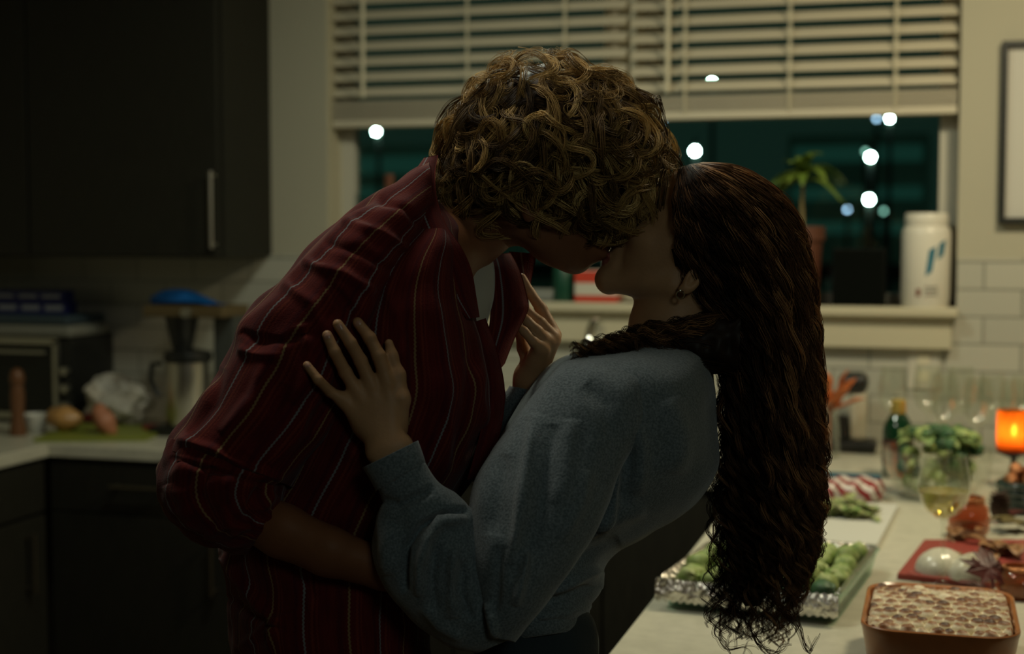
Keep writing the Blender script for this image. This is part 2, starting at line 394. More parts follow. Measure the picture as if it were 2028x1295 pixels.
c = at_y(1188, 700, 4.05); fx = c[0]
r = thing('kitchen_faucet', 'chrome gooseneck faucet behind the kissing couple', 'faucet', (fx, 4.08, CT))
MB().lathe((fx, 4.08, CT), [(.028, 0), (.028, .012), (.02, .03), (.018, .10)], 20).build('faucet_base', M_chrome, r, smooth=True)
pts = [(fx, 4.08, CT + .08), (fx, 4.08, CT + .26)] + [(fx + .0, 4.08 - .085 + .085*math.cos(t), CT + .26 + .085*math.sin(t)) for t in np.linspace(.2, 2.9, 9)] + [(fx, 3.91, CT + .20)]
MB().tube(pts, .013, 12).build('spout', M_chrome, r, smooth=True)
MB().cyl((fx, 3.91, CT + .21), (fx, 3.912, CT + .14), .017, .019, 14).build('spray_head', M_chrome, r, smooth=True)
MB().cyl((fx + .02, 4.08, CT + .07), (fx + .09, 4.07, CT + .12), .008, .006, 10).build('lever', M_chrome, r, smooth=True)

# ---------------------------------------------------------------- the night outside
M_lamp = mat('street_lamp_light', (1, 1, 1), emit=(.62, 1, .88), estr=150.0)
M_lampb = mat('blue_lamp_light', (1, 1, 1), emit=(.40, .62, .90), estr=7.0)
M_lampd = mat('dim_lamp_light', (1, 1, 1), emit=(.35, .75, .62), estr=3.0)
M_pole = mat('lamp_pole_metal', (0.015, 0.018, 0.016), .8, spec=.1)
M_asph = mat('asphalt', (0.4, 0.48, 0.43), .8, vary=.4, vscale=.5)
M_bld = mat('far_building', (0.5, 0.62, 0.55), .9, vary=.4, vscale=.25)
GZ = -7.0
struct(MB().box((-12, 50, GZ - .1), (120, 88, .2)).build('ground', M_asph))
def street_lamp(px, py, y, rad, m, label, cat='street lamp'):
    c = at_y(px, py, y)
    r = thing('street_lamp', label, cat, (c[0], y, GZ))
    rad *= .40
    MB().ball(c, rad, 14, 8).build('lamp_globe', m, r, smooth=True)
    MB().cyl((c[0], y + .1, GZ), (c[0], y + .1, c[2] + .2), .06, .04, 8).cyl((c[0], y + .1, c[2] + .2), (c[0], y - .02, c[2] + rad), .03, n=6).build('pole', M_pole, r)
street_lamp(745, 261, 22, .095, M_lamp, 'bright white street lamp at the left edge of the window')
street_lamp(1410, 163, 26, .10, M_lamp, 'bright lamp shining through the slats of the right blind')
street_lamp(1311, 238, 24, .09, M_lampb, 'bluish lamp just under the blind beside the blond curls')
street_lamp(1376, 299, 24, .13, M_lamp, "bright lamp above the long-haired person's crown")
street_lamp(1724, 311, 24, .12, M_lamp, 'bright lamp right of the potted plant, upper of two')
street_lamp(1714, 300, 30, .10, M_lampd, 'dim lamp overlapping the bright upper lamp right of the plant')
street_lamp(1721, 395, 22, .12, M_lamp, 'bright lamp low in the window above the black box')
street_lamp(1762, 235, 26, .09, M_lamp, 'lamp half hidden by the blind rail near the white tub')
street_lamp(1736, 235, 28, .09, M_lampb, 'dim blue lamp under the blind rail at right')
street_lamp(1722, 425, 34, .12, M_lampd, 'faint lamp directly below the low bright lamp')
street_lamp(1750, 418, 36, .12, M_lampd, 'faint lamp right of the low bright lamp')
street_lamp(1678, 415, 34, .11, M_lampb, 'faint blue lamp left of the low bright lamp')
b0 = at_y(1500, 457, 60)
r = thing('apartment_building', 'long dark building far across the street outside the window', 'building', (-18, 64, GZ))
MB().box((-18, 64, GZ + 3.3), (70, 6, 6.6)).build('wall', M_bld, r)
MB().box((-18, 64, GZ + 6.8), (71, 7, .5)).build('roof', M_pole, r)
M_win = mat('dim_window_light', (.1, .1, .1), emit=(.10, .32, .24), estr=.14)
for i in range(16):
    for j in range(2):
        if rnd.random() < .45: MB().box((-50 + i*4.1, 60.97, GZ + 2.5 + 3*j), (1.4, .08, 1.5)).build('lit_window', M_win, r)

M_far = mat('far_concrete', (0.75, 0.85, 0.78), .9, vary=.3, vscale=.3)  # made-up far blocks; their glowing strips give the teal bands outside
M_lit = mat('teal_glow_band', (.1, .1, .1), emit=(.12, .62, .46), estr=.040)
for (pa, pb, ptop, bands, lab) in ((690, 960, 288, ((312, 344), (372, 392)), 'added far concrete block with glowing teal bands in the left window'), (1560, 1840, 268, ((292, 322), (372, 396), (440, 462)), 'added far concrete block with glowing teal bands behind the white lamps at right')):
    x0 = at_y(pa, 300, 72)[0]; x1 = at_y(pb, 300, 72)[0]; zt = at_y(pa, ptop, 72)[2]
    r = thing('glow_band_block', lab, 'building', ((x0 + x1)/2, 76, GZ))
    MB().box(((x0 + x1)/2, 76, (GZ + zt)/2), (x1 - x0, 8, zt - GZ)).build('wall', M_far, r)
    for ya, yb in bands:
        za, zb_ = at_y(pa, ya, 72)[2], at_y(pa, yb, 72)[2]
        MB().box(((x0 + x1)/2, 71.95, (za + zb_)/2), (x1 - x0 - .6, .12, za - zb_)).build('glow_band', M_lit, r)

# ================================================================ GLASS MATERIALS
def glass_mat(name, tint=(1, 1, 1), rough=0.0, refl=1.0, body=0.0):
    """thin clear glass: mostly transparent, mirror at grazing angles"""
    m = bpy.data.materials.new(name); m.use_nodes = True; nt = m.node_tree; nt.nodes.remove(nt.nodes['Principled BSDF'])
    t = nt.nodes.new('ShaderNodeBsdfTransparent'); t.inputs[0].default_value = (*tint, 1)
    g = nt.nodes.new('ShaderNodeBsdfGlossy'); g.inputs['Roughness'].default_value = rough; g.inputs[0].default_value = (refl, refl, refl, 1)
    fr = nt.nodes.new('ShaderNodeFresnel'); fr.inputs[0].default_value = 1.5; mx = nt.nodes.new('ShaderNodeMixShader')
    mn = nt.nodes.new('ShaderNodeMath'); mn.operation = 'MINIMUM'; mn.inputs[1].default_value = .24
    nt.links.new(fr.outputs[0], mn.inputs[0]); nt.links.new(mn.outputs[0], mx.inputs[0]); nt.links.new(t.outputs[0], mx.inputs[1]); nt.links.new(g.outputs[0], mx.inputs[2])
    out = mx.outputs[0]
    if body > 0:
        d = nt.nodes.new('ShaderNodeBsdfDiffuse'); d.inputs[0].default_value = (*tint, 1); m2 = nt.nodes.new('ShaderNodeMixShader'); m2.inputs[0].default_value = body
        nt.links.new(out, m2.inputs[1]); nt.links.new(d.outputs[0], m2.inputs[2]); out = m2.outputs[0]
    nt.links.new(out, nt.nodes['Material Output'].inputs[0]); return m
M_clear = glass_mat('clear_glass', (.97, .98, .96), .05, 1.0)
M_dish_glass = glass_mat('greenish_glass', (.80, .93, .86), .05, 1.0, .06)
M_wine = glass_mat('white_wine', (.86, .76, .36), .05, 1.0, .16)
M_foil = mat('aluminium_foil', (0.78, 0.76, 0.70), .22, metal=1.0, bump=1.0, bscale=55)
M_sprout = mat('sprout_green', (0.16, 0.25, 0.05), .55, vary=.6, vscale=45, col2=(.36, .42, .16))
M_sprout_d = mat('sprout_dark_green', (0.05, 0.13, 0.05), .55, vary=.5, vscale=30)
M_leafg = mat('leaf_green', (0.10, 0.20, 0.06), .5, vary=.5, vscale=25, col2=(.24, .30, .11))
M_white_c = mat('white_ceramic', (0.6, 0.6, 0.55), .3)
M_terra = mat('orange_stoneware', (0.42, 0.15, 0.045), .28, spec=.6, vary=.25, vscale=20)

def frame4(bl, br, fl, fr_):
    """bilinear patch on four world corners"""
    bl, br, fl, fr_ = [np.asarray(q, float) for q in (bl, br, fl, fr_)]
    return lambda u, v: (1 - u)*(1 - v)*fl + u*(1 - v)*fr_ + (1 - u)*v*bl + u*v*br

# ---------------------------------------------------------------- casserole with toasted marshmallow
zt = .985
fl, fr_, bl, br = [at_z(*q, zt) for q in ((1692, 1246), (2018, 1268), (1728, 1150), (2012, 1170))]
ex = (fr_ - fl + br - bl)/2; ey = (bl - fl + br - fr_)/2; cc = (fl + fr_ + bl + br)/4
wx, wy = np.linalg.norm(ex), np.linalg.norm(ey); ang = math.atan2(ex[1], ex[0])
def rrect(w, h, r, n=10):
    pts = []
    for cx, cy, a0 in ((w/2 - r, h/2 - r, 0), (-w/2 + r, h/2 - r, 90), (-w/2 + r, -h/2 + r, 180), (w/2 - r, -h/2 + r, 270)):
        for i in range(n + 1):
            a = math.radians(a0 + 90*i/n); pts.append((cx + r*math.cos(a), cy + r*math.sin(a)))
    return pts
def rdish(mb, c, ang, levels, mi=0, closed=True):
    """levels: list of (w, h, r, z); lofts rounded rectangles"""
    ca, sa = math.cos(ang), math.sin(ang); rings = []
    for w, h, r, z in levels: rings.append([(c[0] + x*ca - y*sa, c[1] + x*sa + y*ca, z) for x, y in rrect(w, h, r)])
    n = len(rings[0]); vs = [p for rg in rings for p in rg]; fs = []
    for j in range(len(rings) - 1):
        for i in range(n): fs.append((j*n + i, j*n + (i + 1) % n, (j + 1)*n + (i + 1) % n, (j + 1)*n + i))
    fs.append(tuple(range(n))[::-1]); fs.append(tuple((len(rings) - 1)*n + i for i in range(n)))
    return mb.add(vs, fs, mi)
r = thing('casserole_dish', 'orange stoneware baking dish topped with toasted marshmallow, nearest the camera', 'baking dish', (cc[0], cc[1], CT))
w, h = wx, wy
rdish(MB(), cc, ang, [(w*.84, h*.84, .04, CT + .001), (w*.90, h*.90, .045, CT + .012), (w*.985, h*.985, .048, zt - .008), (w, h, .05, zt - .004), (w*1.0, h*1.0, .05, zt), (w*.985, h*.985, .048, zt + .0015), (w*.95, h*.95, .043, zt - .001), (w*.93, h*.93, .042, zt - .016), (w*.90, h*.90, .04, zt - .03)]).build('dish', M_terra, r, smooth=True)
# marshmallow: height field of puffs, toasted where they stand highest
M_marsh = bpy.data.materials.new('toasted_marshmallow'); M_marsh.use_nodes = True
nt = M_marsh.node_tree; bs = nt.nodes['Principled BSDF']; bs.inputs['Roughness'].default_value = .55
at = nt.nodes.new('ShaderNodeAttribute'); at.attribute_name = 'toast'; cr = nt.nodes.new('ShaderNodeValToRGB')
cr.color_ramp.elements[0].position = .22; cr.color_ramp.elements[0].color = (.80, .70, .50, 1)
cr.color_ramp.elements[1].position = .85; cr.color_ramp.elements[1].color = (.07, .022, .006, 1)
e = cr.color_ramp.elements.new(.42); e.color = (.30, .115, .03, 1)
nt.links.new(at.outputs['Fac'], cr.inputs[0]); nt.links.new(cr.outputs[0], bs.inputs['Base Color'])
N = 170; gu, gv = np.meshgrid(np.linspace(-1, 1, N), np.linspace(-1, 1, N))
mw, mh = w*.925, h*.925; X = gu*mw/2; Y = gv*mh/2
puffs = []; rows = 10
for j in range(rows):
    for i in range(11):
        puffs.append(((-1 + (i + .3 + .5*(j % 2))*2/11)*mw/2 + rnd.uniform(-.003, .003), (-1 + (j + .5)*2/rows)*mh/2 + rnd.uniform(-.003, .003), rnd.uniform(.0105, .0145), rnd.uniform(.45, 1.2)))
Z = np.zeros_like(X); Tt = np.zeros_like(X)
for x, y, s, k in puffs:
    d2 = ((X - x)**2 + (Y - y)**2)/s**2; hh = np.sqrt(np.clip(1 - d2, 0, 1))
    Z = np.maximum(Z, hh*s*.95); Tt = np.maximum(Tt, k*np.clip(1.22 - d2*1.75, 0, 1))
rr = np.clip(1 - (np.abs(gu)**9 + np.abs(gv)**9), 0, 1)
nz = np.sin(X*520 + np.sin(Y*400)*2)*np.sin(Y*470 + 1.3)
Z = (Z*1.15 + nz*.0005)*np.minimum(1, rr*3 + .2) + .006*np.cos(gu*1.2)*np.cos(gv*1.2); Tt = Tt*(.75 + .25*np.sin(X*60 + 1)*np.cos(Y*55)) + nz*.04
ca, sa = math.cos(ang), math.sin(ang)
sc = np.where((np.abs(gu)**6 + np.abs(gv)**6) > 1, (1/np.maximum(1e-6, np.abs(gu)**6 + np.abs(gv)**6))**(1/6), 1)
X *= sc; Y *= sc
V = np.stack([cc[0] + X*ca - Y*sa, cc[1] + X*sa + Y*ca, zt - .0125 + Z], -1).reshape(-1, 3)
idx = np.arange(N*N).reshape(N, N); F = np.stack([idx[:-1, :-1], idx[:-1, 1:], idx[1:, 1:], idx[1:, :-1]], -1).reshape(-1, 4)
link_mesh('marshmallow_topping', V, F, M_marsh, r, attrs={'toast': Tt.ravel()})

# ---------------------------------------------------------------- brussels sprouts
def sprout_mesh(name, m, r=.018, seed=0):
    rr = random.Random(seed); ph = [rr.uniform(0, 6.28) for _ in range(6)]
    def fn(q):
        a = math.atan2(q.y, q.x)
        return 1 + .05*math.sin(3*a + ph[0] + 2*q.z) + .04*math.sin(5*a + ph[1] - 3*q.z) + .05*math.sin(2*a + ph[2])*q.z + .05*abs(math.sin(2.5*a + ph[3] + 3.0*q.z))
    return MB().ball((0, 0, 0), (r, r, r*1.08), 20, 14, fn=fn).build(name, m, None, smooth=True)
protos = [sprout_mesh('brussels_sprout', M_sprout if k < 4 else M_sprout_d, .018, k) for k in range(6)]
used = set()
def put_sprout(k, loc, s, label, group):
    if k not in used: o = protos[k]; used.add(k)
    else: o = protos[k].copy(); scene.collection.objects.link(o)
    o.location = tuple(map(float, loc)); o.rotation_euler = (rnd.uniform(0, 6), rnd.uniform(0, 6), rnd.uniform(0, 6)); o.scale = (s, s, s*rnd.uniform(.9, 1.05))
    tag(o, label, 'brussels sprout', group)

# foil lined glass dish
zt = .952
fl, fr_, bl, br = [at_z(*q, zt) for q in ((1309, 1150), (1676, 1190), (1418, 1058), (1735, 1080))]
ex = (fr_ - fl + br - bl)/2; ey = (bl - fl + br - fr_)/2; cc = (fl + fr_ + bl + br)/4
w, h = np.linalg.norm(ex), np.linalg.norm(ey); ang = math.atan2(ex[1], ex[0])
# sheared like the corners say: keep a true rectangle
r = thing('glass_baking_dish', 'foil lined glass baking dish of brussels sprouts behind the long curls', 'baking dish', (cc[0], cc[1], CT))
rdish(MB(), cc, ang, [(w*.93, h*.93, .025, CT + .001), (w*.985, h*.985, .028, zt - .006), (w*1.02, h*1.02, .03, zt), (w*1.0, h*1.0, .028, zt + .002), (w*.965, h*.965, .026, zt - .006), (w*.91, h*.91, .022, CT + .006)]).build('glass_dish', M_dish_glass, r, smooth=True)
lv = [(w*.955, h*.95, .026, zt - .016), (w*.985, h*.98, .028, zt + .001), (w*.99, h*.985, .028, zt + .004), (w*.90, h*.90, .022, zt - .0), (w*.885, h*.885, .02, zt - .014), (w*.87, h*.87, .02, CT + .014)]
mb = rdish(MB(), cc, ang, lv)
# crumple
mb.v = [(x + .0018*math.sin(210*y + 90*x), y + .0018*math.sin(190*x + 60*z), z + .0022*math.sin(160*x + 240*y)) for x, y, z in mb.v]
mb.build('foil_liner', M_foil, r, smooth=False)
# folded foil skirt at the near edge
ca, sa = math.cos(ang), math.sin(ang)
def dl(u, v, z): x = u*w/2; y = v*h/2; return (cc[0] + x*ca - y*sa, cc[1] + x*sa + y*ca, z)
NU, NV = 90, 9; vs = []; fs = []
for i in range(NU):
    for j in range(NV):
        u = -1.0 + 1.98*i/(NU - 1); t = j/(NV - 1); o_ = .008*math.sin(i*.9 + j*1.3)*math.sin(i*.37) ; zz = zt + .006 - t*.034 + .002*math.sin(i*1.7 + j)
        vs.append(dl(u, -1.005 - .035*math.sin(t*2.2) + o_*.25, zz))
for i in range(NU - 1):
    for j in range(NV - 1): fs.append((i*NV + j, (i + 1)*NV + j, (i + 1)*NV + j + 1, i*NV + j + 1))
o = MB().add(vs, fs).build('foil_fold', M_foil, r, smooth=False); md = o.modifiers.new('t', 'SOLIDIFY'); md.thickness = .0006
n = 0
for j in range(7):
    for i in range(6):
        u = -.74 + 1.48*i/5 + rnd.uniform(-.05, .05); v = -.78 + 1.5*j/6 + rnd.uniform(-.04, .04)
        p = dl(u, v, CT + .014 + .017 + rnd.uniform(0, .012)); s = rnd.uniform(.95, 1.25)
        put_sprout(rnd.choice((0, 1, 2, 3) if v > -.35 or u < .4 else (4, 5, 0)), p, s, 'green brussels sprout lying in the foil lined glass dish', 'brussels sprouts in the foil lined dish')

# ---------------------------------------------------------------- white board with chopped greens, and the striped roll
M_board_w = mat('white_board_plastic', (0.58, 0.58, 0.52), .45)
za = CT + .012
q = [at_z(*k, za) for k in ((1500, 1060), (1737, 1078), (1779, 998), (1560, 985))]
zc = np.array([0, 0, .010])
o = MB().prism([k - zc for k in q], zc).build('cutting_board', M_board_w); tag(o, 'white cutting board covered in leafy green trimmings', 'cutting board')
def leaf(mb, c, L, Wd, az, el, curl=.3, n=6, mi=0, lobes=0):
    """a curved leaf blade starting at c"""
    vs = []; fs = []; d = Vector((math.cos(az)*math.cos(el), math.sin(az)*math.cos(el), math.sin(el))); side = Vector((-math.sin(az), math.cos(az), 0)); up = side.cross(d)*-1
    up = d.cross(side)
    for i in range(n + 1):
        t = i/n; wv = Wd*math.sin(math.pi*min(1, t*.93 + .05))**.8 + .0005
        if lobes: wv *= 1 + .35*math.sin(lobes*math.pi*t)
        p = Vector(tuple(c)) + d*(L*t) - Vector((0, 0, 1))*(curl*L*t*t)
        for s in (-1, -.5, 0, .5, 1): vs.append(p + side*(s*wv) + up*(abs(s)*wv*.35))
    for i in range(n):
        for j in range(4): fs.append((i*5 + j, i*5 + j + 1, (i + 1)*5 + j + 1, (i + 1)*5 + j))
    mb.add(vs, fs, mi)
M_trimg = mat('green_trimmings', (0.17, 0.28, 0.07), .5, vary=.6, vscale=60, col2=(.45, .42, .22))
pc = at_z(1672, 1012, CT + .02); mb = MB()
for i in range(150):
    x = max(-.09, min(.06, rnd.gauss(-.01, .04))); y = max(-.04, min(.05, rnd.gauss(0, .03)))
    leaf(mb, (pc[0] + x, pc[1] + y, CT + .018 + max(0, .035 - .5*math.hypot(x, y))*rnd.random()), rnd.uniform(.018, .035), rnd.uniform(.008, .015), rnd.uniform(0, 6.3), rnd.uniform(-.1, .9), .4, 4)
o = mb.build('green_trimmings', M_trimg, smooth=True); tag(o, 'heap of chopped green sprout trimmings on the white board', 'vegetable scraps', kind='stuff')
md = o.modifiers.new('t', 'SOLIDIFY'); md.thickness = .0008

M_teal = mat('teal_board', (0.03, 0.09, 0.12), .5)
M_stripe = bpy.data.materials.new('red_white_stripe'); M_stripe.use_nodes = True
nt = M_stripe.node_tree; bs = nt.nodes['Principled BSDF']; bs.inputs['Roughness'].default_value = .35
tc = nt.nodes.new('ShaderNodeTexCoord'); wv = nt.nodes.new('ShaderNodeTexWave'); wv.inputs['Scale'].default_value = 13.0; wv.bands_direction = 'DIAGONAL'; wv.inputs['Distortion'].default_value = 5.0; wv.inputs['Detail'].default_value = 1
cr = nt.nodes.new('ShaderNodeValToRGB'); cr.color_ramp.elements[0].position = .45; cr.color_ramp.elements[0].color = (.22, .015, .015, 1); cr.color_ramp.elements[1].position = .6; cr.color_ramp.elements[1].color = (.55, .5, .45, 1)
nt.links.new(tc.outputs['Object'], wv.inputs[0]); nt.links.new(wv.outputs[0], cr.inputs[0]); nt.links.new(cr.outputs[0], bs.inputs['Base Color'])
p0 = at_z(1590, 972, CT + .03); p1 = at_z(1752, 972, CT + .03)
r = thing('wrapped_food_package', 'red and white striped plastic package of meat behind the green trimmings', 'food package', ((p0[0] + p1[0])/2, p0[1], CT))
NR, NT = 30, 24; vs = []; fs = []
for i in range(NR):
    t = i/(NR - 1); c = p0*(1 - t) + p1*t; c = c.copy(); c[2] = CT + .031
    e = (1 - abs(2*t - 1)**6)**.5*.92 + .08
    for j in range(NT):
        a = 2*math.pi*j/NT; rr_ = (.030 + .0035*math.sin(t*24 + 2*a))*e
        vs.append((c[0] + .002*math.sin(9*a), c[1] + 1.5*rr_*math.cos(a), c[2] + rr_*math.sin(a)))
for i in range(NR - 1):
    for j in range(NT): fs.append((i*NT + j, (i + 1)*NT + j, (i + 1)*NT + (j + 1) % NT, i*NT + (j + 1) % NT))
fs += [tuple(range(NT)), tuple(range((NR - 1)*NT, NR*NT))[::-1]]
MB().add(vs, fs).build('package_wrap', M_stripe, r, smooth=True)
c = (p0 + p1)/2
MB().box((c[0] - .01, c[1] + .075, CT + .030), (np.linalg.norm(p1 - p0)*.97, .035, .055), bev=.008).build('blue_tray', M_teal, r)

# ---------------------------------------------------------------- glass bowl of leafy sprouts
c = at_z(1856, 985, CT); bx, by = c[0], c[1]; sc_ = mpp(c); R_ = 106*sc_
r = thing('glass_salad_bowl', 'large clear glass bowl heaped with green sprouts beside the dark bottle', 'bowl', (bx, by, CT))
prof = [(R_*.45, .001), (R_*.62, .006), (R_*.84, .03), (R_*.95, .06), (R_*.99, .09), (R_*1.0, .112), (R_*.985, .112), (R_*.93, .06), (R_*.80, .032), (R_*.55, .012)]
MB().lathe((bx, by, CT), prof, 40).build('glass_bowl', M_clear, r, smooth=True)
LB = 'green sprout heaped in the large clear glass bowl'
for k in range(64):
    a = rnd.uniform(0, 6.283); lvl = rnd.random()
    if k < 40: z = .030 + .085*lvl; rm = R_*(.60 + .22*min(1, lvl*1.2)); rad = rm*math.sqrt(rnd.uniform(.35, 1))*.92
    else: rad = R_*.75*math.sqrt(rnd.random()); z = .115 + .035*(1 - (rad/R_)**2)
    put_sprout(rnd.choice((0, 1, 4, 5, 4, 2)), (bx + rad*math.cos(a), by + rad*math.sin(a), CT + z), rnd.uniform(.72, 1.0), LB, 'sprouts in the glass bowl')
mb = MB()
for k in range(46):
    a = rnd.uniform(0, 6.283); rad = R_*.78*math.sqrt(rnd.random())
    leaf(mb, (bx + rad*math.cos(a), by + rad*math.sin(a), CT + .12 + .03*(1 - (rad/R_)**2)), rnd.uniform(.022, .04), rnd.uniform(.010, .018), a + rnd.uniform(-1, 1), rnd.uniform(.1, 1.2), .5, 5)
o = mb.build('loose_leaves', M_leafg, smooth=True); tag(o, 'loose green outer leaves on top of the glass bowl', 'leaves', kind='stuff')
md = o.modifiers.new('t', 'SOLIDIFY'); md.thickness = .0008

# ---------------------------------------------------------------- wine glasses
def wine_glass(px, pyb, rim_y, wpx, label, wine=0.0, group=None, z=CT):
    c = at_z(px, pyb, z); s = mpp(c); hh = (pyb - rim_y)*s; R = wpx/2*s; st = hh*.50
    r = thing('wine_glass', label, 'wine glass', (c[0], c[1], z), group)
    MB().lathe((c[0], c[1], z), [(.001, .0035), (R*.80, .0005), (R*.82, .002), (R*.3, .004), (.006, .009), (.0035, .02)], 32).build('foot', M_clear, r, smooth=True)
    MB().lathe((c[0], c[1], z), [(.004, .012), (.0034, st*.5), (.0034, st - .008), (.0065, st + .001)], 16).build('stem', M_clear, r, smooth=True)
    bw = [(.0, .0), (.30, .035), (.62, .12), (.88, .27), (1.0, .45), (.98, .62), (.90, .82), (.82, 1.0)]
    H_ = hh - st
    outp = [(max(.002, R*a), st + H_*b_) for a, b_ in bw]; inp = [(max(.001, R*a - .0011), st + .0016 + (H_ - .0016)*b_) for a, b_ in bw][::-1]
    MB().lathe((c[0], c[1], z), outp + inp, 40, cap=False).build('bowl', M_clear, r, smooth=True)
    if wine:
        lv = [q for q in bw if q[1] <= wine]; prof = [(max(.001, R*a - .0018), st + .003 + (H_ - .003)*b_) for a, b_ in lv]
        prof[-1] = (prof[-1][0], st + H_*wine)
        w_ = MB().lathe((c[0], c[1], z), prof, 40).build('wine', M_wine, r, smooth=True)
        w_['label'] = 'pale golden white wine'
    return c, hh, R
wine_glass(1866, 1158, 900, 102, 'tall stemmed glass half full of white wine in front of the onions', wine=.46)
LG = 'empty clear wine glass in the row before the tiled wall'
for px, yb, yr, wd in ((1766, 912, 726, 58), (1836, 912, 724, 60), (1900, 912, 726, 60), (1962, 912, 740, 60), (2022, 912, 742, 58), (1868, 946, 738, 60), (1934, 950, 748, 64), (2004, 950, 752, 62)):
    wine_glass(px, yb, yr, wd, LG, group='empty wine glasses at the back right')

# ---------------------------------------------------------------- dark green bottle
M_bott = mat('dark_green_bottle_glass', (0.004, 0.03, 0.012), .06, spec=.8, coat=.5)
M_gold = mat('yellow_gold_foil', (0.42, 0.30, 0.07), .45, metal=.3)
M_lab = mat('dark_label', (0.05, 0.012, 0.01), .6)
c = at_z(1777, 945, CT); s = mpp(c); Rb = 30*s; Hb = (945 - 790)*s
r = thing('oil_bottle', 'dark green glass bottle with yellow foil cap behind the salad bowl', 'bottle', (c[0], c[1], CT))
MB().lathe((c[0], c[1], CT), [(Rb*.9, .001), (Rb, .006), (Rb, Hb*.60), (Rb*.92, Hb*.68), (Rb*.62, Hb*.78), (Rb*.44, Hb*.83), (Rb*.42, Hb*.90)], 36).build('bottle_glass', M_bott, r, smooth=True)
MB().lathe((c[0], c[1], CT), [(Rb*.46, Hb*.82), (Rb*.50, Hb*.84), (Rb*.48, Hb*.99), (Rb*.42, Hb)], 28).build('foil_cap', M_gold, r, smooth=True)
MB().lathe((c[0], c[1], CT), [(Rb*1.012, Hb*.18), (Rb*1.012, Hb*.5)], 36, cap=False).build('bottle_label', M_lab, r, smooth=True)

# ---------------------------------------------------------------- red board, onions, maple leaf
M_redb = mat('red_plastic_board', (0.26, 0.042, 0.032), .45)
za = CT + .010
q = [at_z(*k, za) for k in ((1777, 1136), (1960, 1156), (2110, 1110), (2040, 1068), (1831, 1068))]
o = MB().prism([k - np.array([0, 0, .009]) for k in q], (0, 0, .009))
hc = at_z(1810, 1135, za + .0006); o.lathe(hc, [(.009, 0), (.0105, .0008), (.012, 0)], 20, cap=False)
o = o.build('cutting_board', M_redb); tag(o, 'red plastic cutting board under the peeled onion halves', 'cutting board')
M_onion = mat('peeled_onion', (0.62, 0.60, 0.48), .25, spec=.6, vary=.12, vscale=30, stretch=(4, 4, .6), coat=.3)
M_skin = mat('brown_onion_skin', (0.34, 0.17, 0.07), .4, vary=.4, vscale=40)
def onion(px, py, wpx, label, rz):
    c = at_z(px, py, za); s = mpp(c); R = wpx/2*s
    r = thing('onion_half', label, 'onion', (c[0], c[1], za))
    def fn(q): a = math.atan2(q.y, q.x); return 1 + .012*math.sin(9*a) + .10*max(0, q.x)**6
    b = MB(); nu, nv = 36, 12; vs = []; fs = []
    M = Matrix.Rotation(rz, 3, 'Z')
    for j in range(nv + 1):
        th = math.pi/2*j/nv
        for i in range(nu):
            a = 2*math.pi*i/nu; q = Vector((math.sin(th)*math.cos(a)*1.12, math.sin(th)*math.sin(a), math.cos(th)*.92)); k = fn(q); q = M @ (q*R*k); vs.append((c[0] + q.x, c[1] + q.y, za + q.z))
    for j in range(nv):
        for i in range(nu): fs.append((j*nu + i, (j + 1)*nu + i, (j + 1)*nu + (i + 1) % nu, j*nu + (i + 1) % nu))
    fs.append(tuple(nv*nu + i for i in range(nu))[::-1])
    b.add(vs, fs).build('onion_flesh', M_onion, r, smooth=True)
    q = M @ Vector((R*1.15, 0, R*.12)); mb = MB()
    for k in range(7): leaf(mb, (c[0] + q.x, c[1] + q.y, za + .012 + q.z*.8), rnd.uniform(.010, .02), .004, rz + rnd.uniform(-.9, .9), rnd.uniform(0, 1.2), .2, 4)
    mb.build('root_tuft', M_skin, r)
onion(1864, 1130, 98, 'peeled white onion half at the left on the red board', 1.0)
onion(1932, 1142, 102, 'peeled white onion half at the right on the red board', .9)
def skins(px, py, n, label, z=za):
    c = at_z(px, py, z); mb = MB()
    for k in range(n): leaf(mb, (c[0] + rnd.gauss(0, .018), c[1] + rnd.gauss(0, .018), z + .003 + rnd.uniform(0, .016)), rnd.uniform(.02, .04), rnd.uniform(.009, .016), rnd.uniform(0, 6.3), rnd.uniform(-.1, .5), .35, 5)
    o = mb.build('onion_skins', M_skin, smooth=True); tag(o, label, 'onion skin', kind='stuff'); o.modifiers.new('t', 'SOLIDIFY').thickness = .0006
skins(1990, 1098, 26, 'papery brown onion skins at the right edge behind the red maple leaf')
skins(1912, 1070, 10, 'few brown onion skins between the onions and amber jar')

